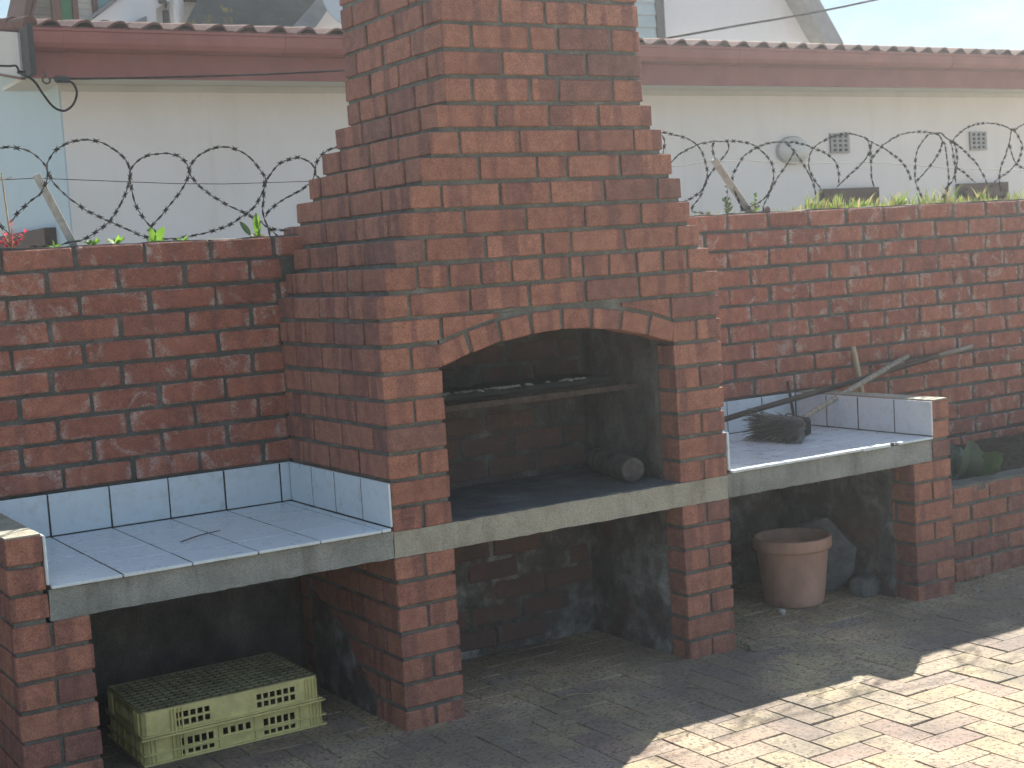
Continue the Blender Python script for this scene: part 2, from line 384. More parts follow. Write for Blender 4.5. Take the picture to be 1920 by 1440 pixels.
def piece(kind, parent, x0, x1, y0, y1, z0, z1, mat, c=.0028, jit=.0013, wob=.0012, rot=.004):
    q = .002
    lx = max(q, round((x1 - x0) / q) * q); ly = max(q, round((y1 - y0) / q) * q); lz = max(.001, round((z1 - z0) / .001) * .001)
    m = piece_mesh(kind, lx, ly, lz, mat, c, jit)
    u = random.uniform
    return link(kind, m, parent, ((x0 + x1) / 2 + u(-wob, wob), (y0 + y1) / 2 + u(-wob, wob), (z0 + z1) / 2 + u(-wob, wob) * .6),
                (u(-rot, rot), u(-rot, rot), u(-rot, rot)))
def rough_box(mb, x0, x1, y0, y1, z0, z1, step=.03, amp=.004, sc=14, mi=0):
    nx = max(1, int((x1 - x0) / step)); ny = max(1, int((y1 - y0) / step)); nz_ = max(1, int((z1 - z0) / step))
    ids = {}; v = []; f = []
    def vid(i, j, k):
        if (i, j, k) not in ids:
            p = Vector((x0 + (x1 - x0) * i / nx, y0 + (y1 - y0) * j / ny, z0 + (z1 - z0) * k / nz_))
            p += noise.noise_vector(p * sc) * amp + noise.noise_vector(p * sc * 3.3) * amp * .5
            ids[(i, j, k)] = len(v); v.append(tuple(p))
        return ids[(i, j, k)]
    for i in range(nx):
        for j in range(ny):
            for k in (0, nz_):
                q = (vid(i, j, k), vid(i + 1, j, k), vid(i + 1, j + 1, k), vid(i, j + 1, k)); f.append(q if k else q[::-1])
    for i in range(nx):
        for k in range(nz_):
            for j in (0, ny):
                q = (vid(i, j, k), vid(i + 1, j, k), vid(i + 1, j, k + 1), vid(i, j, k + 1)); f.append(q[::-1] if j else q)
    for j in range(ny):
        for k in range(nz_):
            for i in (0, nx):
                q = (vid(i, j, k), vid(i, j + 1, k), vid(i, j + 1, k + 1), vid(i, j, k + 1)); f.append(q if i else q[::-1])
    mb.add(v, f, mi)

# ================================================================ setting: ground and paving
CH, CL = .0868, .0856
ZS = .667                                         # top of the concrete slabs
DW = .818                                         # front plane of the boundary wall
XR0, XR1 = 2.398, 2.620                           # far end pier
XL0, XL1 = -1.213, -.991                          # near end pier
BW = 1.411                                        # width of the barbecue body
g = MB(); g.box(-400, 400, -400, 400, -.4, -.045)
tag(g.build('ground', M['ground']), kind='structure')
pav = MB(); pav.box(-7, 9, -9, DW + .02, -.044, -.0048)
paving = tag(pav.build('paving', M['joint']), kind='structure')
U = .1068
def pv_rects():
    for j in range(-62, 22):
        for i in range(-40, 50):
            k = (i - j) % 4
            x, y = 1.217 + U * i, -1.15 + U * j
            if k == 0: yield x, y, x + 2 * U, y + U
            elif k == 3: yield x, y, x + U, y + 2 * U
camP = cam.matrix_world.translation
def pix(p):
    d = Vector(p) - camP; z = d.dot(_w)
    if z <= .1: return (-1e4, -1e4)
    return (960 + 2715.54 * d.dot(_r) / z, 720 - 2715.54 * d.dot(_u) / z)
cand = []
for x0, y0, x1, y1 in pv_rects():
    cx, cy = (x0 + x1) / 2, (y0 + y1) / 2
    if cy > DW - .03 or cx < -5 or cx > 7 or cy < -7: continue
    u_, v_ = pix((cx, cy, 0))
    vis = -90 < u_ < 2010 and v_ < 1530
    hid = cy > .30 and (cx < 2.3) or cx > 2.62 and cy > .1
    cand.append(((cx - camP.x) ** 2 + (cy - camP.y) ** 2 + (0 if vis else 1e4) + (500 if hid else 0), x0, y0, x1, y1))
cand.sort()
fld = MB()
for n, (_, x0, y0, x1, y1) in enumerate(cand):
    gp = .0014
    dz = random.uniform(-.0014, .0014)
    if n < 300:
        o = piece('paver', paving, x0 + gp, x1 - gp, y0 + gp, y1 - gp, -.042 + dz, dz, 'paver', .0022, .0011, .001, .006)
    else:
        v, f = chamfer_data(x1 - x0 - 2 * gp, y1 - y0 - 2 * gp, .042, .003, .001, random)
        fld.add([(a + (x0 + x1) / 2, b + (y0 + y1) / 2, c - .021 + dz) for a, b, c in v], f)
tag(link('paver_field', fld.mesh('paver_field', M['paver'], fix=False), paving), kind='stuff')

# ================================================================ boundary wall
wall = tag(empty('brick_wall', (0, .93, 0)), 'long weathered red brick garden wall topped with razor wire, behind the barbecue', 'wall')
WX, WY = -0.0, -.93
class Par:                                        # pieces are given in world coordinates; their parent sits at its own base
    def __init__(s, o): s.o = o
def put(o, parent):
    o.location = Vector(o.location) - parent.location
    return o
mw = MB()
WT = 1.657
zrows = [(WT - .0835 * k, WT - .0835 * (k + 1)) for k in range(20)]
for x0, x1 in ((-6, 8),):
    mw.box(x0, -1.9, DW + .007, 1.038, -.04, WT - .004); mw.box(6.8, x1, DW + .007, 1.038, -.04, WT - .004)
    rough_box(mw, -1.9, 6.8, DW + .0085, 1.036, -.04, WT - .006, .034, .0048, 15)
    # uneven mortar bed and dirt on the crown
rough_box(mw, -2.4, 5.2, DW + .03, 1.02, WT - .03, WT + .004, .045, .006, 9)
put(mw.build('mortar', M['mortar_dark'], wall), wall)
bl = []
def wbrick(x0, x1, k, big=True): bl.append((x0, x1, zrows[k][1] + .013, zrows[k][0], big))
for k in range(20):
    zt = zrows[k][0]
    p, ln = .2425, .2282
    off = -.841 if k % 2 == 0 else -.955
    off += random.uniform(-.012, .012)
    n0 = -3
    x = off + p * n0 - .121
    for n in range(9):
        a = x + p * n + .0072 ; b = a + ln
        if a > .06: break
        b = min(b, .03) if b > .03 and a < .0 else b
        if b - a < .04: continue
        wbrick(a, b, k, zt > .85 and b > -1.12)
    off = 2.157 + (.121 if k % 2 else 0) + random.uniform(-.012, .012)
    x = off - p * 4
    for n in range(23):
        a = x + p * n + .0072; b = a + ln
        if b < 1.36 or a > 6.6: continue
        a = max(a, 1.36)
        if b - a < .04: continue
        vis = zt > .84 or (a > 2.6 and zt > .40)
        if not vis and a > 2.62: continue
        wbrick(a, b, k, vis and a < 4.45)
bl.sort(key=lambda t: not t[4])
stuff = MB()
for n, (a, b, z0, z1, big) in enumerate(bl):
    y = random.uniform(-.003, .003)
    if big and n < 298:
        put(piece('brick', wall, a, b, DW + y, DW + .1, z0, z1, 'wallbrick', .0045, .0022, .002, .006), wall)
    else:
        v, f = chamfer_data(b - a, .1, z1 - z0, .0045, .002, random)
        stuff.add([(p + (a + b) / 2, q + DW + .05 + y, r + (z0 + z1) / 2) for p, q, r in v], f)
tag(put(link('brickwork', stuff.mesh('brickwork', M['wallbrick'], fix=False), wall), wall), kind='stuff')
NWB = n

# ================================================================ barbecue body
bbq = tag(empty('barbecue', (.705, .35, 0)), 'tall red brick barbecue with arched hearth, corbelled chimney and open wood store below', 'barbecue')
def bp(kind, *a, **k):
    return put(piece(kind, bbq, *a, **k), bbq)
def zc(n): return ZS + .0 + (n - 1) * CH + (.650 - ZS) + .012   # bottom of course n above the slab
def zt(n): return .650 + n * CH
J = .006
core = MB()
IN = .0085
def half(n): return DW if n < 12 else {12: .985, 13: .936, 14: .888, 15: .837, 16: .785}.get(n, .752)
def xin(n): return min(max(n - 9, 0), 8) * .038
# -- lower piers: seven courses
def lower_pier(parent, fn, x0, x1, pair_first, sides, mat='brick', ydeep=.80, zbase=-.02):
    for k in range(7):
        z1 = .5746 - k * CL; z0 = z1 - .0725
        pair = (k % 2 == 0) == pair_first
        if k == 6: z0 = zbase
        dl = .222 if pair else .106
        if pair:
            xm = x0 + .106 + random.uniform(-.003, .003)
            fn('brick', x0, xm, 0, .222 if 'L' in sides else .106, z0, z1, mat)
            fn('brick', xm + .011, x1, 0, .222 if 'R' in sides else .106, z0, z1, mat)
        else:
            fn('brick', x0, x1, 0, .106, z0, z1, mat)
        if 'L' in sides:
            y = dl + .012 if pair else .118
            while y < ydeep - .05:
                e = min(y + .222, ydeep); fn('brick', x0, x0 + .1, y, e, z0, z1, mat); y = e + .012
def lb(kind, *a, **k): return bp(kind, *a, **k)
lower_pier(bbq, lb, 0, .222, True, 'L', ydeep=.80)
lower_pier(bbq, lb, BW - .222, BW, True, '')
rough_box(core, IN, .222 - IN, IN, .80, -.03, .572, .03, .0036, 17)
rough_box(core, BW - .222 + IN, BW - IN, IN, .7, -.03, .572, .03, .0036, 17)
# -- upper piers, seven courses
side_j = {1: [.22, .457, .688], 2: [.112, .349, .58], 3: [.219, .457, .688], 4: [.104, .344, .578], 5: [.218, .457, .684], 6: [.11, .336, .574],
          7: [.22, .463, .684], 8: [.112, .349, .589], 9: [.222, .459, .679], 10: [.178, .291, .409, .527, .643, .763], 11: [.225, .447, .674],
          12: [.113, .351, .6], 13: [.22, .47, .703], 14: [.115, .337, .557, .783], 15: [.221, .438, .679], 16: [.123, .338, .56],
          17: [.214, .43, .645], 18: [.116, .326, .545], 19: [.224, .434, .646], 20: [.122, .336, .546], 21: [.22, .44, .655], 22: [.118, .336, .55], 23: [.22, .44, .65]}
front_j = {9: [.118, .345, .579, .812, 1.046, 1.285], 10: [.152, .272, .392, .516, .636, .751, .806, .919, 1.038, 1.156, 1.273],
           11: [.189, .42, .647, .766, .994, 1.226], 12: [.342, .585, .827, 1.072], 13: [.263, .488, .688, .914, 1.149], 14: [.41, .641, .766, .991],
           15: [.344, .576, .818, 1.058], 16: [.492, .701, .911], 17: [.408, .634, .749, .978], 18: [.528, .702, .873], 19: [.413, .642, .757, .985],
           20: [.532, .71, .876], 21: [.41, .64, .755, .985], 22: [.53, .706, .874], 23: [.41, .64, .755, .985]}
def sides(n, left_first):
    """side bricks of course n; left_first = depth already taken by the corner brick"""
    yb = half(n) ; x0 = xin(n); x1 = BW - xin(n); z1 = zt(n); z0 = z1 - .0735
    js = [j for j in side_j[n] if j < yb - .03] + [yb + J]
    for a, b in zip(js[:-1], js[1:]):
        bp('brick', x0, x0 + .1, a + .0085, min(b - .0085, yb), z0, z1, 'brick')
    js = [.22 if len(front_j.get(n, [])) % 2 else .112]
    if n >= 8:
        while js[-1] + .234 < yb - .05: js.append(js[-1] + .234)
        js.append(yb + J)
        for a, b in zip(js[:-1], js[1:]):
            bp('brick', x1 - .1, x1, a + J, min(b - J, yb), z0, z1, 'brick')
for n in range(1, 8):
    z1 = zt(n); z0 = z1 - .0735; pair = n % 2 == 1; d0 = side_j[n][0] - J
    for px0, px1, lf in ((0, .222, True), (BW - .222, BW, False)):
        if pair:
            xm = px0 + .106 + random.uniform(-.004, .004)
            bp('brick', px0, xm, 0, d0 if lf else .106, z0, z1, 'brick')
            bp('brick', xm + .010, px1, 0, .106, z0, z1, 'brick')
        else:
            bp('brick', px0, px1, 0, d0 if lf else .106, z0, z1, 'brick')
    sides(n, d0)
# right outer face of the piers beside the far counter
for n in range(3, 8):
    z1 = zt(n); z0 = z1 - .0735; y = .118 if n % 2 == 0 else .236
    if n % 2: bp('brick', BW - .1, BW, .118, .228, z0, z1, 'brick')
    while y < .78:
        e = min(y + .222, .812); bp('brick', BW - .1, BW, y, e, z0, z1, 'brick'); y = e + .012
# course 8: corner stretchers, two cut wedges over the arch
z1 = zt(8); z0 = z1 - .0735
bp('brick', 0, .222, 0, .106, z0, z1, 'brick'); bp('brick', BW - .222, BW, 0, .106, z0, z1, 'brick'); sides(8, .106)
ACX, ACZ, AR = .7055, 1.268 - 1.418, 1.418
def extr(x): return ACZ + math.sqrt((AR + .0735) ** 2 - (x - ACX) ** 2) + .011
def wedge(xa, xb, tip):
    n = 6; poly = []
    xs = [xa + (xb - xa) * i / n for i in range(n + 1)]
    poly = [(x, min(extr(x), z1 - .004)) for x in xs] + [(xb, z1), (xa, z1)]
    m = MB(); m.prism(poly, 1, 0, .1)
    put(m.build('brick', M['brick'], bbq), bbq)
wedge(.236, .452, 1); wedge(.965, 1.176, 0)
# voussoirs
nv = 8; a0 = math.asin((.4835) / AR)
for i in range(nv):
    da = 2 * a0 / nv; am = -a0 + da * (i + .5); wdt = AR * da - .013
    rm = AR + .0355
    m = piece_mesh('brick', wdt + .002, .106, .071, 'brick', .003, .0015)
    o = link('brick', m, bbq, (ACX + rm * math.sin(am), .053 + random.uniform(-.002, .002), ACZ + rm * math.cos(am)), (0, am + random.uniform(-.02, .02), 0)); put(o, bbq)
# courses 9 and up
for n in range(9, 24):
    z1 = zt(n); z0 = z1 - .0735; x0 = xin(n); x1 = BW - x0; js = [x0 - J] + front_j[n] + [x1 + J]
    d0 = side_j[n][0] - J
    for i, (a, b) in enumerate(zip(js[:-1], js[1:])):
        dep = d0 if i == 0 else (.106 if i < len(js) - 2 else (.214 if len(front_j[n]) % 2 else .106))
        bp('brick', a + J + random.uniform(-.002, .002), b - J + random.uniform(-.002, .002), 0, dep, z0, z1, 'brick')
    sides(n, d0)
NBB = sum(1 for o in bbq.children if o.name.startswith('brick'))
# mortar core
for n in range(1, 24):
    z1 = zt(n) if n < 23 else zt(n) - .01; z0 = zt(n - 1) if n > 1 else ZS
    x0, x1, yb = xin(n) + IN, BW - xin(n) - IN, half(n) - IN
    if n <= 8:
        rough_box(core, x0, .222 - IN, IN, yb, z0, z1, .03, .0036, 17); rough_box(core, BW - .222 + IN, x1, IN, yb, z0, z1, .03, .0036, 17)
    else:
        rough_box(core, x0, x1, IN, yb, z0, z1, .03, .0036, 17)
# spandrel mortar above the arch
n = 24; xs = [.222 + (.967) * i / n for i in range(n + 1)]
def intr(x): return ACZ + math.sqrt(AR ** 2 - (x - ACX) ** 2) + .004
core.prism([(x, intr(x)) for x in xs] + [(xs[-1], zt(8)), (xs[0], zt(8))], 1, IN, .100)
cm = core.build('mortar', M['mortar'], bbq); put(cm, bbq)
# sooty lining of hearth and wood store
ln = MB()
rough_box(ln, .16, .232, .112, .62, ZS, 1.40, .035, .005)
rough_box(ln, 1.184, 1.30, .112, .66, ZS, 1.40, .03, .006)
rough_box(ln, .18, 1.24, .596, .70, ZS - .02, 1.40, .035, .006)
rough_box(ln, .18, 1.24, .085, .66, 1.325, 1.42, .035, .006)
put(ln.build('hearth_lining', M['soot'], bbq, smooth=True), bbq)
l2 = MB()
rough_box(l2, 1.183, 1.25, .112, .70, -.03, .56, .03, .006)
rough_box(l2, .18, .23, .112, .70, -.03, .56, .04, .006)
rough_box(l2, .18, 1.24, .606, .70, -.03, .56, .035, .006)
put(l2.build('lining_or_shade_sheet', M['lime'], bbq, smooth=True), bbq)
# fire bricks showing through the soot at the back and on the inner right side
for base, zlo, rows, mt, yb in ((0, .69, 7, 'sootbrick', .596), (1, .03, 6, 'sootbrick', .606)):
    for r in range(rows):
        x = .25 - (.115 if r % 2 else 0)
        while x < 1.17:
            a, b = max(x, .245), min(x + .222, 1.175)
            if b - a > .07 and random.random() < .8:
                bp('fire_brick', a, b, yb - .006 + random.uniform(-.003, .003), yb + .05, zlo + r * CH, zlo + r * CH + .072, mt, .006, .003, .002, .008)
            x += .236
# front slab of the hearth
sl = MB(); rough_box(sl, .002, BW - .002, 0.002, .66, .576, ZS - .004, .022, .0028, 22)
put(sl.build('hearth_slab', M['slab_cream'], bbq), bbq)
hf = MB(); rough_box(hf, .224, 1.187, .006, .64, ZS - .012, ZS + .001, .02, .004, 20)
put(hf.build('hearth_floor', M['ash'], bbq), bbq)

# ================================================================ tiled counters
def counter(label, x0, x1, pier0, pier1, half0, half1, inner_x, outer, xj, pair_first, seed):
    """x0..x1 = slab span, pier = end pier, half = parapet bricks above it"""
    t = tag(empty('tiled_counter', ((x0 + x1) / 2, .4, 0)), label, 'counter', 'tiled counters beside the hearth')
    def cp(kind, *a, **k): return put(piece(kind, t, *a, **k), t)
    lower_pier(t, cp, pier0, pier1, pair_first, 'L', ydeep=.81)
    c = MB(); rough_box(c, pier0 + IN, pier1 - IN, IN, .81, -.03, .572, .03, .0036, 17)
    rough_box(c, half0 + IN, half1 - IN, IN, .81, .57, .822, .03, .0036, 17)
    put(c.build('mortar', M['mortar'], t), t)
    for i in range(3):                                # parapet: three courses of half bricks, stretchers along the depth
        zb = .5875 + i * .0815; ztop = zb + .0705 if i < 2 else .827
        cp('brick', half0, half1, 0, .106 if i % 2 else .222, zb, ztop, 'brick')
        y = .118 if i % 2 else .234
        while y < .77:
            e = min(y + .222, .812); cp('brick', half0, half1, y, e, zb, ztop, 'brick'); y = e + .012
    cpn = MB(); rough_box(cpn, half0 + .004, half1 - .004, .004, .80, .822, .8315, .02, .0022, 26)
    put(cpn.build('mortar_cap', M['slab_cream'], t), t)
    s = MB(); sx0, sx1 = (half1 + .004, x1) if outer == 'L' else (x0, half0 - .004)
    rough_box(s, sx0, sx1, .002, .81, .578, ZS, .02, .003, 20)
    put(s.build('slab', M['slab'], t), t)
    gr = MB(); gr.box(sx0 + .002, sx1 - .002, .006, .812, ZS - .006, ZS + .0120)
    put(gr.build('grout', M['grout'], t), t)
    # floor tiles
    yr = [-.016, .189, .394, .590, .806]
    for a, b in zip(xj[:-1], xj[1:]):
        for r, (c0, c1) in enumerate(zip(yr[:-1], yr[1:])):
            if b - a < .012: continue
            if outer == 'R' and r == 0 and a < 2.25 < b:      # broken front tile near the far end
                m = MB(); m.prism([(a + .002, c0), (a + .155, c0), (a + .163, c0 + .018), (a + .182, c0 + .026), (b - .002, c0 + .02), (b - .002, c1 - .002), (a + .002, c1 - .002)], 2, ZS + .003, ZS + .0135)
                put(m.build('tile', M['tile'], t), t); continue
            cp('tile', a + .002, b - .002, c0 + .003, c1 - .003, ZS + .003, ZS + .0135, 'tile', .0015, .0002, .0003, .0012)
    # upstand tiles on the back wall
    zb0, zb1 = ZS + .0155, .826
    xb = [half1 + .006] + [x for x in xj[1:-1]] + [x1] if outer == 'L' else [x0] + [x for x in xj[1:-1]] + [half0 - .006]
    for a, b in zip(xb[:-1], xb[1:]):
        if b - a > .012: cp('tile', a + .002, b - .002, .806, .8145, zb0, zb1, 'tile', .0015, .0002, .0003, .0012)
    ys = [-.008, .2, .412, .606, .803]
    if outer == 'L':
        faces = [(x1 - .010, x1 - .001), (half1 - .001, half1 + .008)]
    else:
        faces = [(half0 - .008, half0 + .001), (x0 + .001, x0 + .010)]
    gb = MB()
    for fx0, fx1 in faces: gb.box(fx0 + .0012, fx1 - .0012, -.004, .803, zb0 - .004, zb1 - .003)
    gb.box(xb[0], xb[-1], .8072, .8165, zb0 - .004, zb1 - .003)
    put(gb.build('grout', M['grout'], t), t)
    for fx0, fx1 in faces:
        for a, b in zip(ys[:-1], ys[1:]):
            cp('tile', fx0, fx1, a + .002, b - .002, zb0, zb1, 'tile', .0015, .0002, .0003, .0012)
    return t
counter('white tiled counter with the two yellow crates stored underneath', XL0, 0, XL0, XL1, XL0, -1.107, -1.107, 'L',
        [-1.099, -.89, -.679, -.47, -.262, -.046, -.011], True, 1)
counter('white tiled counter holding the broom, with the flower pot underneath', BW, XR1, XR0, XR1, 2.514, XR1, 2.514, 'R',
        [1.422, 1.486, 1.69, 1.895, 2.10, 2.305, 2.506], False, 2)
# cavity lining below the far counter (flaking plaster on the outer side of the barbecue pier and wall foot)
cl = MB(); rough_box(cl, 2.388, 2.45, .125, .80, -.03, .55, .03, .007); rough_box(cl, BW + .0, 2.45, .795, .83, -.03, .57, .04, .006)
lo = cl.build('lining_or_shade_sheet', M['lime'], None, smooth=True)
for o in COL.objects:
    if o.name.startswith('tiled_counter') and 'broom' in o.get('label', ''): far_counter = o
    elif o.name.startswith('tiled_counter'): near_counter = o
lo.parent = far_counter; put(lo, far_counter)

cl = MB(); rough_box(cl, XL1, .0, .80, .83, -.03, .57, .04, .006)  # dark sheet over the wall bricks, imitating the deep shade under this counter
lo = cl.build('lining_or_shade_sheet', M['soot'], near_counter, smooth=True); put(lo, near_counter)
# cement smeared over the lower courses of the pier beside the crates
rr0 = random.Random(4); sm = MB()
poly = [(.22, -.02)] + [(.22 + .48 * t, .10 + .30 * t + rr0.uniform(-.03, .03)) for t in [i / 14 for i in range(15)]] + [(.70, -.02)]
sm.prism(poly, 0, -.007, .02)
put(sm.build('cement_patch', M['lime'], bbq), bbq)

# ================================================================ planter
pl = tag(empty('planter', (3.9, .45, 0)), 'low red brick planter bed against the wall, beside the far end pier', 'planter')
pm = MB(); rough_box(pm, 2.63, 6.7, .125 + IN, .225, -.03, .40, .03, .004, 17); 
rough_box(pm, 2.63, 6.65, .128, .235, .385, .418, .03, .006, 16)
put(pm.build('mortar', M['mortar'], pl), pl)
for k in range(5):
    z1 = .408 - k * .0815; z0 = z1 - .069 if k < 4 else -.02
    x = (3.002 if k % 2 == 0 else 2.877) - .238 * 2
    while x < 6.5:
        a, b = max(x + .006, 2.632), x + .232
        if b - a > .03: put(piece('brick', pl, a, b, .125, .225, z0, z1, 'plantbrick', .004, .002), pl)
        x += .238
so = MB(); nx, ny = 90, 14; v = []; f = []
for i in range(nx + 1):
    for j in range(ny + 1):
        x = 2.62 + 4.05 * i / nx; y = .21 + .62 * j / ny
        h = .375 + .11 * max(0, min(1, (x - 3.05) / .45)) * math.sin(math.pi * min(1, (y - .18) / .8)) + .02 * noise.noise(Vector((x * 9, y * 9, 3))) + .018 * noise.noise(Vector((x * 31, y * 31, 7)))
        v.append((x, y, h))
for i in range(nx):
    for j in range(ny):
        a = i * (ny + 1) + j; f.append((a, a + ny + 1, a + ny + 2, a + 1))
so.add(v, f); tag(so.build('soil', M['soil'], None, smooth=True), kind='structure')

# ================================================================ neighbouring house behind the wall
hs = tag(empty('house', (4.5, 6, 0)), 'single storey cream house with red gutter and low tiled roof behind the wall', 'house')
def hb(name, mb, mat, smooth=False, parent=None):
    o = mb.build(name, mat, parent or hs, smooth)
    o.location = Vector((0, 0, 0)) - (parent or hs).location - (hs.location if parent else Vector())
    return o
HY, FY, GY = 4.30, 3.93, 3.80
m = MB()
m.box(.22, 13, HY, HY + .22, -.04, 2.66)
m.box(.22, .44, HY + .22, 10, -.04, 2.66)
hw = hb('wall', m, [M['wallpaint']])
m = MB(); m.prism([(HY, -.04), (6.8, -.04), (6.8, 3.17), (HY, 2.735)], 0, .21, .2195); hb('side_wall', m, M['skylit_wall'])
m = MB(); m.box(-.03, 13, FY + .022, HY + .3, 2.668, 2.69); hb('soffit', m, M['soffit'])
m = MB(); m.box(.20, 13, HY - .022, HY, 2.63, 2.667); hb('cornice', m, M['soffit'])
m = MB(); m.box(-.03, 13, FY, FY + .02, 2.655, 2.86); hb('fascia', m, M['fascia'])
# gutter: ogee half channel
prof = []
for i in range(9):
    a = math.pi * .5 * i / 8
    prof.append((GY + .055 * (1 - math.sin(a)) * .9, 2.80 + .0 + .062 * (1 - math.cos(a)) * 1.0))
outer = [(FY - .004, 2.795), (FY - .06, 2.795), (FY - .095, 2.806), (FY - .113, 2.83), (FY - .117, 2.862), (FY - .117, 2.888), (FY - .126, 2.892), (FY - .126, 2.906), (FY - .108, 2.906)]
inner = [(FY - .108, 2.86), (FY - .10, 2.835), (FY - .085, 2.817), (FY - .06, 2.805), (FY - .004, 2.805)]
m = MB(); m.prism(outer + inner, 0, -.035, 13); gut = hb('gutter', m, M['gutter'], False)
for x in (.13, 1.42, 3.1, 4.9, 7.1, 9.2):
    m = MB(); s = 1.06
    big = [(y - .004 if y < FY - .03 else y, z - .003 if z < 2.83 else z + .001) for y, z in outer]
    m.prism(big + [(FY - .1, 2.9), (FY - .004, 2.81)], 0, x, x + .045)
    j = m.build('gutter_joint', M['gutter'], gut); j.location = (0, 0, 0)
m = MB(); m.box(-.062, -.032, FY - .13, FY + .03, 2.655, 2.925); hb('fascia_end', m, M['dark'])
m = MB(); m.prism([(FY + .03, 2.66), (6.8, 3.17), (6.8, 3.41), (FY + .03, 2.90)], 0, -.075, -.055); hb('bargeboard', m, M['barge'])
m = MB(); m.prism([(FY + .03, 2.668), (6.8, 3.178), (6.8, 3.198), (FY + .03, 2.688)], 0, -.054, .218); hb('side_soffit', m, M['soffit'])
m = MB(); m.prism([(FY + .03, 2.648), (6.8, 3.158), (6.8, 3.172), (FY + .03, 2.662)], 0, -.080, -.052); hb('barge_trim', m, M['brownwood'])
# roof plane and the roll ends of the eaves tiles
rz = lambda y: 2.925 + (y - 3.86) * .16
m = MB(); m.prism([(3.86, 2.905), (6.75, rz(6.75) - .02), (6.75, rz(6.75)), (3.86, 2.925)], 0, -.06, 13); hb('roof', m, M['rooftile'])
def roll_mesh():
    m = MB(); n = 8; rows = []
    for t, (y, lift, w) in enumerate(((3.842, 0, 1.0), (4.24, .065, .92))):
        ring = []
        prof = [(-.096, .004), (-.06, .010), (-.025, .030), (.006, .047), (.03, .052), (.052, .047), (.068, .030), (.078, .010), (.092, .002)]
        for x, z in prof: ring.append((x * w, y - 4, z + lift - (.0 if t else 0)))
        for x, z in prof[::-1]: ring.append((x * w, y - 4, z - .013 + lift))
        rows.append(ring)
    k = len(rows[0]); v = rows[0] + rows[1]
    f = [(i, (i + 1) % k, k + (i + 1) % k, k + i) for i in range(k)]
    h = k // 2
    for i in range(h - 1):
        f.append((i, k - 1 - i, k - 2 - i, i + 1)); f.append((k + i, k + i + 1, 2 * k - 2 - i, 2 * k - 1 - i))
    m.add(v, f); return m.mesh('roof_tile', M['rooftile'])
rm_ = roll_mesh()
for i in range(56):
    x = .055 + .188 * i
    for r in range(1 if x > 2 and x < 4.1 else 2):
        o = link('roof_tile', rm_, hs, Vector((x + random.uniform(-.006, .006), 4 + r * .36, 2.908 + r * .058)) - hs.location, (0, random.uniform(-.03, .03), 0))
# ridge side verge tiles on the left edge
for i in range(6):
    m = MB(); y0 = 3.86 + i * .36; m.tube([(-.03, y0, rz(y0) + .008), (-.03, y0 + .40, rz(y0 + .4) - .004)], [.042, .038], 10)
    hb('verge_tile', m, M['rooftile'])
# air bricks and windows
for vx in (6.305, 7.92):
    m = MB(); w, h = .10, .078; cx, cz = vx, 2.262
    m.box(cx - w, cx + w, HY - .012, HY - .001, cz - h, cz + h)
    vt = hb('air_brick', m, M['black'])
    for i in range(4):
        m = MB(); x = cx - w + (2 * w - .022) * i / 3; m.box(x, x + .022, HY - .020, HY - .0125, cz - h, cz + h)
        b = m.build('vent_bar', M['vent'], vt); b.location = (0, 0, 0)
    for i in range(5):
        m = MB(); z = cz - h + (2 * h - .014) * i / 4; m.box(cx - w - .002, cx + w + .002, HY - .019, HY - .0135, z, z + .014)
        b = m.build('vent_bar', M['vent'], vt); b.location = (0, 0, 0)
for wx0, wx1, wz in ((6.07, 6.68, 1.905), (7.63, 8.24, 1.905)):
    m = MB(); m.box(wx0, wx1, HY - .05, HY + .02, wz - .12, wz); m.box(wx0, wx0 + .055, HY - .05, HY + .02, .95, wz - .065); m.box(wx1 - .055, wx1, HY - .05, HY + .02, .95, wz - .065)
    m.box(wx0 + .055, wx1 - .055, HY - .05, HY + .02, .95, 1.0)
    fr = hb('window', m, M['winframe'])
    m = MB(); m.box(wx0 + .05, wx1 - .05, HY - .022, HY - .008, 1.0, wz - .115); p = m.build('pane', M['dark'], fr); p.location = (0, 0, 0)
    m = MB(); m.box(wx0 - .03, wx1 + .03, HY - .10, HY - .05, .90, .95); p = m.build('sill', M['winframe'], fr); p.location = (0, 0, 0)
m = MB(); m.box(.14, .208, 4.62, 5.9, 1.68, 1.872); m.box(.14, .208, 4.62, 4.68, .95, 1.68); fr = hb('window', m, M['winframe'])
m = MB(); m.box(.16, .206, 4.68, 5.84, .95, 1.68); p = m.build('pane', M['glass'], fr); p.location = (0, 0, 0)
# oval bulkhead lamp
m = MB(); prof = [(0, .10), (.05, .096), (.095, .082), (.13, .058), (.150, .028), (.155, .0)]
m.lathe([(r if r else .001, z) for r, z in prof], 28)
lm = m.mesh('wall_lamp', M['lamp'], True)
lo = link('wall_lamp', lm, hs, Vector((5.80, HY - .02, 2.212)) - hs.location, (math.pi / 2, 0, 0)); lo.scale = (1, .66, 1)
m = MB(); m.lathe([(.001, 0), (.166, 0), (.166, .022), (.150, .03), (.001, .03)], 28)
b = link('lamp_base', m.mesh('lamp_base', M['vent'], True), lo); b.location = (0, 0, -.018)

# ---------------------------------------------------------------- taller house further back
up = tag(empty('upper_house', (4.6, 8, 0)), 'taller white house with steep gables and a mossy roof behind the cream house', 'house')
def ub(name, mb, mat, smooth=False, parent=None):
    o = mb.build(name, mat, parent or up, smooth)
    o.location = Vector((0, 0, 0)) - up.location if parent is None else Vector((0, 0, 0))
    return o
UY = 7.0
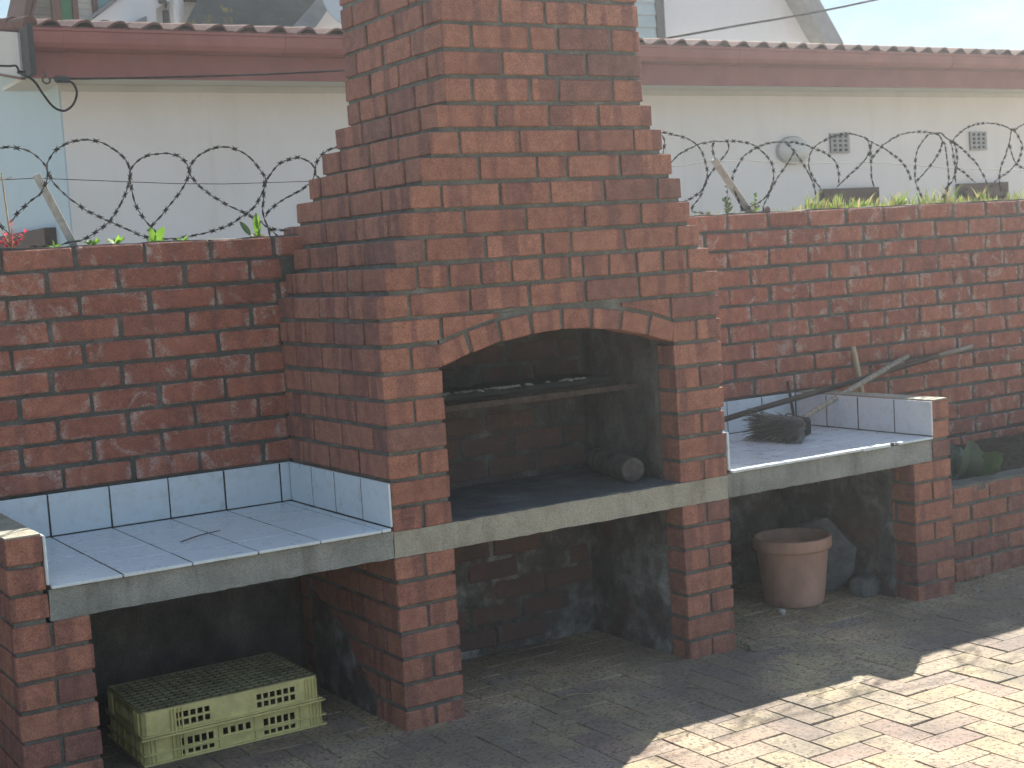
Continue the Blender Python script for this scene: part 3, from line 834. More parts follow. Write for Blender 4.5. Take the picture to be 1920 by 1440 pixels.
# timber gable at the left
m = MB(); m.prism([(.64, 3.2), (.60, 3.2), (.80, 3.85), (1.02, 4.55), (1.06, 4.55), (.85, 3.85)], 1, UY - .12, UY + .5); ub('bargeboard', m, M['brownwood'])
m = MB(); m.prism([(.645, 3.2), (.665, 3.2), (.875, 3.85), (1.08, 4.55), (1.06, 4.55), (.855, 3.85)], 1, UY - .14, UY + .45); ub('roof_edge', m, M['rooftile'])
for i in range(14):
    z = 3.2 + .058 * i; m = MB(); x0 = .66 + (z - 3.2) * .31
    m.prism([(x0, z), (.935, z), (.935, z + .055), (x0 + .017, z + .055)], 1, UY + (0.0), UY + .03); ub('cladding_board', m, M['cladgrey'])
m = MB(); m.box(.935, 1.0, UY - .05, UY + .05, 3.2, 4.5); ub('post', m, M['brownwood'])
m = MB(); m.box(1.0, 1.09, UY - .01, UY + .03, 3.2, 4.5); ub('green_panel', m, M['green'])
m = MB(); m.box(1.09, 1.128, UY - .05, UY + .05, 3.2, 4.5); ub('post', m, M['brownwood'])
for i in range(14):
    z = 3.2 + .05 * i; m = MB(); m.box(1.128, 1.245, UY, UY + .03, z, z + .047); ub('cladding_board', m, M['cladwhite'])
m = MB(); m.box(1.245, 1.278, UY - .05, UY + .05, 3.2, 4.5); ub('post', m, M['brownwood'])
m = MB(); m.box(1.278, 1.9, UY + .0, UY + .02, 3.2, 4.3); ub('window_pane', m, M['glass'])
m = MB(); m.box(1.42, 1.46, UY - .04, UY + .03, 3.2, 4.4); ub('post', m, M['brownwood'])
# white stair wall with sloping coping, recess, downpipe
m = MB(); wy = UY - .12
m.prism([(1.20, 3.2), (1.20, 3.500), (1.42, 3.665), (1.52, 3.74), (2.0, 4.1), (2.0, 4.2), (1.705, 4.2), (1.705, 3.2)], 1, wy, UY - .055) if False else None
m.prism([(1.16, 3.2), (1.205, 3.50), (1.52, 3.735), (1.705, 3.873), (1.705, 3.2)], 1, wy, UY - .055)
m.prism([(1.705, 3.60), (1.82, 3.665), (1.82, 3.96), (1.705, 3.873)], 1, wy, UY - .055)
m.box(1.82, 1.94, wy, UY - .055, 3.2, 4.05)
ub('stair_wall', m, M['whitewall'])
m = MB(); m.prism([(1.155, 3.475), (1.155, 3.50), (1.52, 3.768), (1.94, 4.083), (1.94, 4.05), (1.52, 3.738)], 1, wy - .03, UY - .05); ub('coping', m, M['greysheet'])
m = MB(); m.box(1.70, 1.83, UY - .052, UY - .03, 3.2, 3.7); ub('recess', m, M['soffit'])
m = MB(); m.box(1.775, 1.812, UY - .09, UY - .06, 3.2, 3.60); ub('window_frame', m, M['dark'])
m = MB(); m.tube([(1.868, wy - .05, 3.2), (1.868, wy - .05, 4.1)], .043, 14); ub('downpipe', m, M['whitewall'], True)
m = MB(); m.box(1.94, 2.6, UY - .10, UY - .06, 3.2, 4.3); ub('wall', m, M['whitewall'])
m = MB(); m.box(1.93, 2.20, UY - .20, UY - .12, 3.662, 3.74); ub('gutter', m, M['dark'])
m = MB(); m.tube([(1.745, wy - .02, 3.665), (1.762, wy - .06, 3.64), (1.775, wy - .03, 3.60)], [.03, .02, .006], 8); ub('bracket', m, M['dark'])
m = MB(); m.prism([(1.07, 3.36), (1.20, 3.36), (1.205, 3.425), (1.16, 3.428), (1.07, 3.405)], 1, UY - .55, UY - .45); ub('roof_vent', m, M['dark'])
m = MB(); m.prism([(1.44, 3.2), (1.60, 3.2), (1.60, 3.53), (1.56, 3.515), (1.44, 3.44)], 1, UY - .20, UY - .14); ub('buttress', m, M['greysheet'])
# mossy hipped roof
def slab3(mb, q, th):
    q = [Vector(p) for p in q]; n = (q[1] - q[0]).cross(q[2] - q[0]).normalized() * th
    v = q + [p - n for p in q]; k = len(q)
    mb.add(v, [tuple(range(k)), tuple(range(2 * k - 1, k - 1, -1))] + [(i, i + k, (i + 1) % k + k, (i + 1) % k) for i in range(k)])
m = MB(); slab3(m, [(1.70, UY - .55, 3.30), (2.52, UY - .55, 3.30), (3.60, UY - .11, 4.25), (2.41, UY - .11, 4.25)], -.03)
ub('mossy_roof', m, M['moss'])
for i in range(9):
    m = MB(); t = i / 9; a = Vector((1.74 + .75 * t, UY - .565, 3.30)); b = Vector((2.47 + 1.06 * t, UY - .125, 4.25)); m.tube([a, b], .011, 5); ub('roof_rib', m, M['moss'])
m = MB(); slab3(m, [(2.53, UY - .55, 3.30), (2.74, UY - .55, 3.30), (3.66, UY - .11, 4.25), (3.61, UY - .11, 4.25)], -.05); ub('grey_roof', m, M['greysheet'])
# white gable at the right
m = MB()
m.prism([(2.9, 3.1), (8.98, 3.1), (8.45, 3.85), (7.97, 4.55), (2.9, 4.55)], 1, UY, UY + .2)
ub('gable_wall', m, M['whitewall'])
m = MB(); m.prism([(9.02, 3.1), (8.74, 3.38), (8.62, 3.53), (8.29, 3.97), (7.88, 4.57), (8.12, 4.57), (8.54, 3.97), (8.86, 3.53), (9.12, 3.1)], 1, UY - .22, UY + 1.6); ub('roof_verge', m, M['greysheet'])
wx0, wx1 = 6.2, 6.735
m = MB(); m.box(wx1 - .095, wx1, UY - .03, UY - .002, 3.46, 4.6); m.box(wx0, wx0 + .06, UY - .03, UY - .002, 3.46, 4.6); m.box(wx0 + .06, wx1 - .095, UY - .03, UY - .002, 3.46, 3.50)
fr = ub('window', m, M['dark'])
for i in range(9):
    m = MB(); z = 3.50 + .117 * i; m.prism([(UY - .018, z), (UY - .006, z + .112), (UY - .003, z + .112), (UY - .014, z)], 0, wx0 + .06, wx1 - .095)
    p = m.build('louvre_pane', M['curtain'], fr); p.location = (0, 0, 0)

# satellite dish on the roof, hidden in part by the chimney
dsh = tag(empty('satellite_dish', (3.17, 6.2, 3.2)), 'pale round satellite dish on the low roof just left of the chimney', 'dish')
m = MB(); R_ = .345; prof = [(.001, 0), (.12, .008), (.22, .028), (.30, .055), (.338, .072), (R_, .074), (R_, .080), (.335, .080), (.30, .063), (.22, .036), (.12, .016), (.001, .008)]
m.lathe(prof, 40)
rotd = (Vector((-.55, -.80, .22))).to_track_quat('Z', 'Y').to_euler()
d_ = link('reflector', m.mesh('reflector', M['dish'], True), dsh, (.012, 0, .47), rotd)
m = MB(); m.tube([(0, .12, 0), (0, .10, .47)], .022, 10); m.build('mast', M['angle'], dsh)
m = MB(); m.tube([(-.0, .0, .16), (-.16, -.26, .42)], .010, 8); m.tube([(-.16, -.26, .40), (-.17, -.27, .47)], .028, 10); m.build('feed_arm', M['angle'], dsh)

# ---------------------------------------------------------------- cables
def wirething(name, label, cat, pts, r, mat, n=6):
    m = MB(); c = Vector(pts[0]); m.tube([Vector(p) - c for p in pts], r, n)
    o = m.build(name, M[mat], None, True); o.location = c; return tag(o, label, cat)
def smooth_pts(P, k=4):
    P = [Vector(p) for p in P]; o = []
    for i in range(len(P) - 1):
        a, b, c, d = P[max(i - 1, 0)], P[i], P[i + 1], P[min(i + 2, len(P) - 1)]
        for s in range(k):
            t = s / k; o.append(.5 * ((2 * b) + (c - a) * t + (2 * a - 5 * b + 4 * c - d) * t * t + (3 * b - a - 3 * c + d) * t ** 3))
    o.append(P[-1]); return o
wirething('overhead_cable', 'thin dark overhead cable rising to the right across the white gable', 'cable',
          smooth_pts([(3.9, 4.62, 2.98), (4.6, 4.6, 3.055), (5.67, 4.6, 3.225), (6.12, 4.6, 3.295), (7.08, 4.6, 3.465), (9, 4.6, 3.86)]), .008, 'cable')
sc_ = tag(empty('service_cable', (0, 3.6, 2.6)), 'black cable with a hanging loop and dark clamp under the left gutter end', 'cable')
def sp(name, pts, r, mat, n=7):
    m = MB(); m.tube([Vector(p) - sc_.location for p in smooth_pts(pts)], r, n); return m.build(name, M[mat], sc_, True)
sp('span', [(.09, 3.6, 2.606), (.4, 3.59, 2.612), (1.0, 3.58, 2.632), (1.67, 3.57, 2.668), (2.6, 3.5, 2.73)], .0055, 'cable')
sp('loop', [(-.13, 3.8, 2.665), (-.10, 3.62, 2.60), (-.06, 3.6, 2.525), (-.013, 3.6, 2.46), (.041, 3.6, 2.439), (.091, 3.6, 2.472), (.116, 3.6, 2.531), (.105, 3.6, 2.575), (.085, 3.6, 2.592)], .0062, 'cable')
sp('tail', [(-.5, 3.84, 2.72), (-.2, 3.82, 2.70), (-.135, 3.81, 2.70), (-.12, 3.81, 2.672), (-.09, 3.8, 2.668)], .006, 'cable')
m = MB(); v, f = chamfer_data(.085, .03, .036, .008, .002, random); m.add([(a + .045, b, c + .004) for a, b, c in v], f); m.build('clamp', M['black_plastic'], sc_, rot=(0, .05, 0))
sp('hook', [(-.02, 3.7, 2.655), (-.035, 3.62, 2.625), (-.05, 3.6, 2.615), (-.055, 3.6, 2.592), (-.035, 3.6, 2.580), (-.018, 3.6, 2.592), (-.022, 3.6, 2.612)], .0055, 'rust')
sp('tie_wire', [(-.02, 3.6, 2.605), (.005, 3.6, 2.608), (.03, 3.6, 2.600)], .003, 'wire')

COIL_L=[
(0.9,[(-0.95,1.99),(-0.919,2),(-0.89,2.003),(-0.861,1.999),(-0.834,1.992),(-0.81,1.979),(-0.79,1.961),(-0.776,1.942),(-0.768,1.924),(-0.768,1.906),(-0.779,1.878),(-0.789,1.861),(-0.801,1.842),(-0.829,1.824),(-0.855,1.803),(-0.88,1.783),(-0.9,1.756)]),
(0.96,[(-0.96,1.776),(-0.929,1.745),(-0.904,1.719),(-0.875,1.691)]),
(0.93,[(-0.842,1.669),(-0.818,1.667),(-0.747,1.667),(-0.711,1.675),(-0.668,1.68),(-0.635,1.695),(-0.605,1.713),(-0.572,1.734),(-0.546,1.76),(-0.524,1.79),(-0.505,1.819),(-0.487,1.858),(-0.476,1.895),(-0.475,1.92),(-0.483,1.948),(-0.501,1.973),(-0.529,1.996),(-0.56,2.015),(-0.597,2.025),(-0.63,2.027),(-0.67,2.021),(-0.701,2.009),(-0.729,1.991),(-0.749,1.965),(-0.76,1.944),(-0.76,1.926),(-0.753,1.905),(-0.743,1.881),(-0.72,1.852),(-0.698,1.828),(-0.671,1.806),(-0.644,1.783),(-0.614,1.768),(-0.581,1.75),(-0.546,1.733),(-0.496,1.708),(-0.449,1.686),(-0.408,1.675),(-0.328,1.67),(-0.289,1.675),(-0.216,1.685),(-0.14,1.704),(-0.107,1.718),(-0.077,1.736),(-0.047,1.752),(-0.017,1.776),(0.004,1.804),(0.021,1.833),(0.03,1.859),(0.033,1.882),(0.024,1.898),(0.006,1.929),(-0.016,1.956),(-0.045,1.977),(-0.08,1.991),(-0.116,1.997),(-0.148,1.994),(-0.181,1.983),(-0.212,1.967),(-0.235,1.947),(-0.248,1.926),(-0.254,1.904),(-0.24,1.881),(-0.225,1.86),(-0.199,1.839),(-0.175,1.819),(-0.148,1.802),(-0.118,1.782),(-0.087,1.767),(-0.056,1.751),(-0.021,1.73),(0.011,1.71),(0.03,1.697),(0.077,1.684),(0.163,1.682)]),
(0.9,[(-0.402,1.683),(-0.416,1.704),(-0.44,1.734),(-0.453,1.753),(-0.471,1.786),(-0.479,1.819),(-0.482,1.849),(-0.484,1.885),(-0.481,1.914),(-0.473,1.928),(-0.463,1.939),(-0.447,1.952),(-0.424,1.964),(-0.4,1.97),(-0.374,1.972),(-0.345,1.974),(-0.325,1.97),(-0.302,1.964),(-0.288,1.952),(-0.275,1.941),(-0.267,1.92),(-0.265,1.902),(-0.277,1.878),(-0.292,1.854),(-0.322,1.818),(-0.364,1.777),(-0.389,1.75),(-0.422,1.719),(-0.439,1.701)]),
(0.9,[(0.024,1.66),(0.017,1.696),(0.007,1.724),(0.003,1.758),(0.01,1.796),(0.016,1.846),(0.022,1.861),(0.031,1.876),(0.057,1.906),(0.081,1.927),(0.103,1.938),(0.13,1.945),(0.152,1.95),(0.173,1.948),(0.193,1.94),(0.211,1.93),(0.223,1.916),(0.23,1.898),(0.222,1.881),(0.21,1.86),(0.196,1.849),(0.165,1.83),(0.13,1.814),(0.096,1.799),(0.065,1.783),(0.041,1.766),(0.021,1.75),(0.011,1.733)]),
(0.96,[(0.285,1.865),(0.265,1.883),(0.257,1.899),(0.262,1.926),(0.276,1.95),(0.302,1.973),(0.334,1.988),(0.374,1.996)]),
(0.95,[(0.037,1.698),(0.059,1.68),(0.084,1.655)]),
]
COIL_R=[
(0.92,[(1.862,2.029),(1.9,2.031),(1.929,2.027),(2.015,2.011),(2.058,1.998),(2.098,1.976),(2.125,1.952),(2.145,1.919),(2.152,1.882),(2.152,1.852),(2.141,1.815),(2.113,1.779),(2.078,1.754),(2.038,1.734),(1.996,1.718),(1.954,1.7)]),
(0.96,[(2.308,1.988),(2.311,1.953),(2.244,1.888),(2.174,1.82),(2.145,1.768),(2.121,1.734),(2.094,1.707),(2.087,1.683),(2.128,1.675),(2.179,1.669)]),
(0.95,[(1.928,2.021),(1.94,2),(1.938,1.974),(1.93,1.938)]),
(0.9,[(1.912,1.887),(1.932,1.902),(1.975,1.933),(2.014,1.949),(2.059,1.964),(2.082,1.974),(2.135,1.982),(2.178,1.988),(2.223,1.987),(2.271,1.989),(2.305,1.987),(2.348,1.982),(2.394,1.972),(2.434,1.956),(2.467,1.934),(2.498,1.907),(2.52,1.878),(2.528,1.842),(2.525,1.806),(2.504,1.767),(2.476,1.736),(2.442,1.715),(2.406,1.701),(2.358,1.683),(2.311,1.671)]),
(0.92,[(2.197,1.99),(2.192,1.973),(2.194,1.946),(2.209,1.911)]),
(0.94,[(2.357,1.672),(2.345,1.703),(2.327,1.748),(2.31,1.788),(2.316,1.841),(2.335,1.867),(2.36,1.9),(2.397,1.928),(2.436,1.945),(2.469,1.96),(2.529,1.977),(2.59,1.983),(2.65,1.981),(2.696,1.981),(2.738,1.974),(2.784,1.965),(2.826,1.95),(2.873,1.938),(2.912,1.919),(2.949,1.893),(2.966,1.863),(2.974,1.826),(2.97,1.789)]),
(0.96,[(2.662,1.979),(2.703,1.945),(2.743,1.906),(2.77,1.88),(2.79,1.855),(2.807,1.827),(2.824,1.796),(2.834,1.757),(2.841,1.715)]),
(0.95,[(2.696,1.94),(2.654,1.893),(2.589,1.826),(2.57,1.804),(2.517,1.725),(2.494,1.694),(2.487,1.67)]),
(0.9,[(2.811,1.76),(2.779,1.791),(2.748,1.841),(2.747,1.882),(2.762,1.923),(2.788,1.952),(2.82,1.972),(2.859,1.987),(2.884,1.997),(2.935,2.009),(2.999,2.015),(3.047,2.013),(3.089,2.005),(3.127,1.993),(3.152,1.977),(3.216,1.95),(3.255,1.936),(3.297,1.916),(3.336,1.895),(3.369,1.87),(3.394,1.841),(3.413,1.812),(3.425,1.783)]),
(0.93,[(3.151,1.996),(3.17,1.98),(3.181,1.947),(3.182,1.9),(3.181,1.853),(3.18,1.801),(3.193,1.752)]),
(0.95,[(2.971,1.766),(3.027,1.802),(3.064,1.827),(3.132,1.87),(3.187,1.916),(3.21,1.981)]),
(0.94,[(3.192,1.896),(3.22,1.919),(3.258,1.954),(3.327,1.984),(3.385,2.004),(3.437,2.016),(3.488,2.021),(3.54,2.023),(3.592,2.019),(3.644,2.015),(3.693,2.014),(3.749,1.984),(3.777,1.974),(3.819,1.951),(3.857,1.926),(3.896,1.898),(3.931,1.875),(3.959,1.848),(3.976,1.817),(3.993,1.787),(4.006,1.752)]),
(0.9,[(3.589,2.009),(3.55,2.004),(3.514,1.973),(3.485,1.94),(3.466,1.902),(3.457,1.859),(3.454,1.811),(3.456,1.778),(3.471,1.739),(3.506,1.681)]),
(0.92,[(3.477,1.776),(3.513,1.802),(3.546,1.83),(3.575,1.854),(3.608,1.882),(3.634,1.906),(3.66,1.934),(3.676,1.973),(3.649,2.002),(3.615,2.015)]),
(0.96,[(3.701,2.006),(3.721,1.979),(3.742,1.959),(3.751,1.93),(3.756,1.898),(3.757,1.863),(3.756,1.826),(3.753,1.79),(3.745,1.753),(3.725,1.717),(3.681,1.676)]),
(0.91,[(3.715,1.981),(3.727,1.937),(3.732,1.898),(3.744,1.859),(3.744,1.801),(3.725,1.767),(3.68,1.729)]),
(0.97,[(3.811,1.976),(3.827,1.937),(3.833,1.907),(3.833,1.873),(3.822,1.838),(3.813,1.799),(3.821,1.764)]),
(0.93,[(3.777,1.841),(3.826,1.813),(3.857,1.79),(3.907,1.761)]),
(0.92,[(3.75,1.962),(3.762,1.982),(3.784,1.999),(3.825,2.023),(3.873,2.042),(3.924,2.054),(3.983,2.061),(4.039,2.061),(4.098,2.054),(4.15,2.043),(4.206,2.025),(4.243,2.009),(4.272,1.976),(4.287,1.941),(4.26,1.88),(4.232,1.851),(4.169,1.812),(4.115,1.79),(4.073,1.769),(4.019,1.735)]),
(0.96,[(4.294,2.036),(4.255,2.021),(4.229,1.961),(4.2,1.925),(4.184,1.893),(4.163,1.855),(4.154,1.82),(4.147,1.77),(4.152,1.709)]),
(0.94,[(4.204,1.954),(4.217,1.903),(4.257,1.852),(4.313,1.825),(4.367,1.814)]),
(0.9,[(4.196,2.02),(4.235,2.04),(4.274,2.052),(4.335,2.055),(4.397,2.044),(4.451,2.018)]),
]
STR_L=[
(0.97,[(-0.933,1.899),(-0.913,1.899),(-0.791,1.902),(-0.469,1.881),(-0.294,1.87),(-0.116,1.864),(0.048,1.864),(0.239,1.865),(0.286,1.865)]),
]
STR_R=[
(0.97,[(1.978,1.882),(2,1.885),(2.089,1.892),(2.179,1.903),(2.293,1.903),(2.433,1.903),(2.599,1.891),(2.82,1.88),(2.997,1.882),(3.192,1.88),(3.529,1.861),(3.775,1.839),(3.994,1.829),(4.397,1.816)]),
]

# ================================================================ razor wire
def coil(label, strands, name='razor_wire'):
    t = tag(empty(name, (strands[0][1][0][0], .93, WT)), label, 'razor wire', 'razor wire coils on the wall')
    for y, pts in strands:
        P = []
        for i, (x, z) in enumerate(pts):
            P.append(Vector((x, y + .02 * noise.noise(Vector((x * 6, z * 6, y * 50))), z)))
        P = smooth_pts(P, 4)
        m = MB(); m.tube([p - t.location for p in P], .0021, 5); m.build('wire', M['wire'], t, True)
        b = MB(); acc = .02; step = .036
        for i in range(len(P) - 1):
            d = P[i + 1] - P[i]; L = d.length
            if L < 1e-6: continue
            d /= L; pos = -acc
            while pos + step <= L:
                pos += step; c = P[i] + d * pos - t.location
                a = d.orthogonal().normalized(); a.rotate(Matrix.Rotation(random.uniform(0, 6.28), 3, d)); e = d.cross(a)
                for s in (-1, 1):                      # bow-tie: two pointed blades each side, thin folded plates
                    q = [c + d * .005 + a * .0022 * s, c + d * .0135 + a * .0092 * s, c + d * .002 + a * .0055 * s, c - d * .002 + a * .0055 * s, c - d * .0135 + a * .0092 * s, c - d * .005 + a * .0022 * s]
                    b.add([p + e * .0008 for p in q] + [p - e * .0008 for p in q], [(0, 1, 2), (0, 2, 3, 5), (3, 4, 5), (8, 7, 6), (11, 9, 8, 6), (11, 10, 9)] + [(k, 6 + k, 6 + (k + 1) % 6, (k + 1) % 6) for k in range(6)])
                v = [c + d * u + a * w1 + e * w2 for u in (-.007, .007) for w1, w2 in ((-.0045, 0), (0, -.0038), (.0045, 0), (0, .0038))]
                b.add(v, [(0, 1, 5, 4), (1, 2, 6, 5), (2, 3, 7, 6), (3, 0, 4, 7), (0, 3, 2, 1), (4, 5, 6, 7)])
                acc = 0
            acc = L - pos if pos > 0 else acc + L
        if b.v: tag(b.build('barbs', M['wire'], t), kind='stuff')
    return t
for _v in ():
    pass
coil('dark razor wire loops along the wall top to the left of the chimney', COIL_L)
coil('dark razor wire loops along the wall top to the right of the chimney', COIL_R)
for nm, lab, st, mat in (('strand_wire', 'straight thin wire through the razor loops left of the chimney', STR_L, 'wire'), ('strand_wire', 'straight pale wire through the razor loops right of the chimney', STR_R, 'wire_pale')):
    y, pts = st[0]
    wirething(nm, lab, 'wire', [(x, y, z) for x, z in pts], .0016, mat, 5)
def angle_post(label, a, b):
    a, b = Vector(a), Vector(b); d = (a - b); L = d.length
    m = MB(); w, th = .034, .004
    m.prism([(-w / 2, -w / 2), (w / 2, -w / 2), (w / 2, -w / 2 + th), (-w / 2 + th, -w / 2 + th), (-w / 2 + th, w / 2), (-w / 2, w / 2)], 2, -.03, L)
    o = m.build('fence_post', M['angle'], None); o.location = b
    q = d.to_track_quat('Z', 'Y'); o.rotation_euler = (q @ Matrix.Rotation(math.radians(35), 3, 'Z').to_quaternion()).to_euler()
    tag(o, label, 'fence post', 'leaning steel posts carrying the razor wire'); return o
angle_post('leaning galvanised angle post on the wall left of the chimney', (-.785, .95, 1.917), (-.672, .95, 1.654))
angle_post('leaning galvanised angle post on the wall right of the chimney', (2.217, .95, 1.916), (2.419, .95, 1.665))

# ================================================================ plants
def leaf(mb, base, dirv, up_, L, wd, curl=.25, n=6, fold=.15, mi=0, shape=None):
    d = Vector(dirv).normalized(); u = Vector(up_); u = (u - d * u.dot(d)).normalized(); s = d.cross(u)
    v = []; f = []
    for i in range(n + 1):
        t = i / n; w = wd * (shape(t) if shape else math.sin(math.pi * min(1, .06 + t * .94)) ** .8) / 2
        c = Vector(base) + d * L * (t - .15 * curl * t * t) - u * (curl * L * t * t * .6)
        v += [c - s * w + u * fold * w, c, c + s * w + u * fold * w]
    for i in range(n):
        for k in (0, 1): f.append((3 * i + k, 3 * i + k + 1, 3 * i + k + 4, 3 * i + k + 3))
    mb.add(v, f, mi)
def plant(name, label, cat, loc, group=None):
    return tag(empty(name, loc), label, cat, group)
rnd = random.Random(11)
# crimson sprig at far left
p = plant('red_plant', 'small crimson leafed sprig on the wall top at far left', 'plant', (-.91, .90, WT))
m = MB()
stems = [((0, 0, 0), (-.045, 0, .085)), ((0, 0, 0), (.005, .01, .10)), ((0, 0, 0), (.052, 0, .062)), ((0, 0, 0), (-.02, -.02, .05)), ((0, 0, 0), (.03, -.015, .035)), ((0, 0, 0), (-.06, 0, .035))]
for a, b in stems:
    a, b = Vector(a), Vector(b); m.tube([a, a.lerp(b, .5) + Vector((.004, 0, .004)), b], [.0025, .002, .001], 5)
m.build('stem', M['stem'], p)
for a, b in stems:
    a, b = Vector(a), Vector(b)
    for i in range(10):
        t = .25 + .75 * i / 9; q = MB(); an = rnd.uniform(0, 6.28)
        leaf(q, a.lerp(b, t), (math.cos(an), math.sin(an) * .6, rnd.uniform(.2, .9)), (0, 0, 1), rnd.uniform(.016, .030), rnd.uniform(.008, .012), .3, 4)
        q.build('leaf', M['leaf_red'], p, True)
m = MB(); m.tube([(0, 0, 0), (-.004, .0, .09), (-.008, 0, .17), (-.012, 0, .26)], [.003, .0026, .003, .0018], 6); m.tube([(-.01, 0, .235), (.012, 0, .243), (.02, -.004, .246)], .0016, 5); m.tube([(-.01, 0, .235), (-.03, 0, .27), (-.06, 0, .31)], .0013, 5)
m.build('dry_stalk', M['stem'], p)
def rosette(label, x, n, L, w, tilt=.7, y=.87, mat='leaf', name='wall_plant', lean=0):
    p = plant(name, label, 'plant', (x, y, WT + .001), 'small green plants on the wall top left of the chimney')
    for i in range(n):
        an = 6.28 * i / n + rnd.uniform(-.3, .3); q = MB()
        leaf(q, (0, 0, 0), (math.cos(an) * tilt + lean, math.sin(an) * tilt * .5, rnd.uniform(.5, 1.0)), (-math.cos(an) * .3, -.6, .6), L * rnd.uniform(.7, 1.1), w * rnd.uniform(.8, 1.15), .3, 6)
        q.build('leaf', M[mat], p, True)
    return p
rosette('flat green rosette on the wall top just left of the leaning post foot', -.775, 7, .034, .011, 1.3)
rosette('small green rosette on the wall top just right of the leaning post foot', -.645, 8, .036, .012, 1.0)
rosette('bushy pale green rosette between the post and the two-leaf plant', -.563, 12, .038, .013, 1.1)
p = plant('wall_plant', 'two broad upright bright green leaves on the wall top midway to the chimney', 'plant', (-.425, .87, WT), 'small green plants on the wall top left of the chimney')
for d, L, w in (((-.22, 0, 1), .062, .026), ((.55, -.05, .8), .072, .03), ((-.5, -.1, .25), .035, .014), ((.8, 0, .22), .04, .014)):
    q = MB(); leaf(q, (0, 0, 0), d, (0, -1, .15), L, w, .15, 7); q.build('leaf', M['leaf'], p, True)
rosette('low sprawling green weed on the wall top between the larger leaf plants', -.325, 6, .034, .010, 1.6)
p = plant('wall_plant', 'plant with one tall sunlit leaf and one dark leaf beside the chimney', 'plant', (-.045, .87, WT - .002), 'small green plants on the wall top left of the chimney')
q = MB(); leaf(q, (.008, 0, .005), (.02, 0, 1), (0, -1, .1), .092, .030, .05, 8); q.build('leaf', M['leaf'], p, True)
q = MB(); leaf(q, (-.018, 0, .012), (-.62, 0, .9), (0, -1, .3), .068, .024, .1, 8); q.build('leaf', M['leaf_green'], p, True)
q = MB(); q.tube([(.0, 0, 0), (-.020, 0, .014)], [.004, .003], 6); q.build('stem', M['debris'], p)
for i in range(6):
    q = MB(); an = rnd.uniform(0, 3.1); leaf(q, (.008, 0, .0), (math.cos(an), -.2, .4), (0, -1, .5), .03, .011, .3, 5); q.build('leaf', M['dry' if i % 2 else 'leaf'], p, True)
# herb tufts right of the chimney
for nm, lab, x, h, n in (('herb', 'feathery green herb on the wall top left of the right post', 2.225, .135, 34), ('herb', 'feathery green herb at the foot of the right post', 2.385, .085, 24)):
    p = plant(nm, lab, 'plant', (x, .885, WT), 'feathery herbs near the right post')
    m = MB(); m.tube([(0, 0, 0), (.004, 0, h * .5), (.008, 0, h)], [.003, .002, .001], 5); m.tube([(0, 0, 0), (-.02, 0, h * .6)], .0014, 5); m.tube([(0, 0, 0), (.025, 0, h * .55)], .0014, 5); m.build('stem', M['stem'], p)
    for i in range(n):
        q = MB(); t = rnd.random(); an = rnd.uniform(0, 6.28); sx = rnd.choice((-.02, 0, .025)); hh = h * (.55 if sx else 1)
        leaf(q, (sx * t + .004, 0, hh * t), (math.cos(an), math.sin(an) * .5, .6), (0, -1, .3), .024 * (1.2 - t * .5), .009, .3, 4); q.build('leaf', M['leaf_green' if i % 3 else 'leaf'], p, True)
q = MB(); leaf(q, (0, 0, 0), (.9, -.1, .5), (0, -1, .3), .05, .03, .5, 6, .3); o = q.build('dead_leaf', M['brownwood'], None, True); o.location = (2.42, .86, WT + .003); tag(o, 'curled brown dead leaf at the foot of the right post', 'leaf')
# grass along the crown of the right hand wall
gm = MB(); 
tufts = [(2.68, .05, 14), (2.82, .08, 20), (3.05, .07, 22), (3.24, .06, 18), (3.42, .07, 22), (3.60, .08, 24), (3.82, .06, 20), (2.76, .11, 26), (2.86, .075, 22), (2.93, .10, 26), (3.02, .06, 22), (3.09, .055, 26), (3.17, .09, 18), (3.30, .08, 20), (3.36, .10, 30), (3.53, .105, 26), (3.68, .12, 30), (3.73, .07, 24), (3.97, .10, 26), (4.02, .05, 16), (4.22, .09, 24), (4.35, .08, 20), (4.5, .07, 20)]
for x, h, n in tufts:
    for i in range(n):
        bx = x + .05 + rnd.gauss(0, .022); by = .965 + rnd.gauss(0, .022); hh = h * rnd.uniform(.35, 1.1); lx = rnd.gauss(.12, .35); ly = rnd.gauss(0, .25); w = rnd.uniform(.0025, .0055)
        pts = [Vector((bx + lx * hh * t * t, by + ly * hh * t * t, WT - .004 + hh * t * (1 - .12 * t))) for t in (0, .35, .7, 1)]
        an = rnd.uniform(-.5, .5); s = Vector((math.cos(an), math.sin(an), 0)) * w
        gm.add([pts[0] - s, pts[0] + s, pts[1] - s * .9, pts[1] + s * .9, pts[2] - s * .6, pts[2] + s * .6, pts[3]], [(0, 1, 3, 2), (2, 3, 5, 4), (4, 5, 6)], 0 if rnd.random() < .68 else 1)
for i in range(800):
    bx = rnd.uniform(2.0, 4.7); 
    if rnd.random() > .35 + .65 * (bx > 2.7): continue
    by = .95 + rnd.gauss(0, .03); hh = rnd.uniform(.008, .03); lx = rnd.gauss(0, .7); w = .0025
    gm.add([(bx - w, by, WT - .003), (bx + w, by, WT - .003), (bx + lx * hh, by, WT + hh)], [(0, 1, 2)], 1 if rnd.random() < .55 else 0)
tag(gm.build('grass', [M['grass'], M['dry']]), kind='stuff')
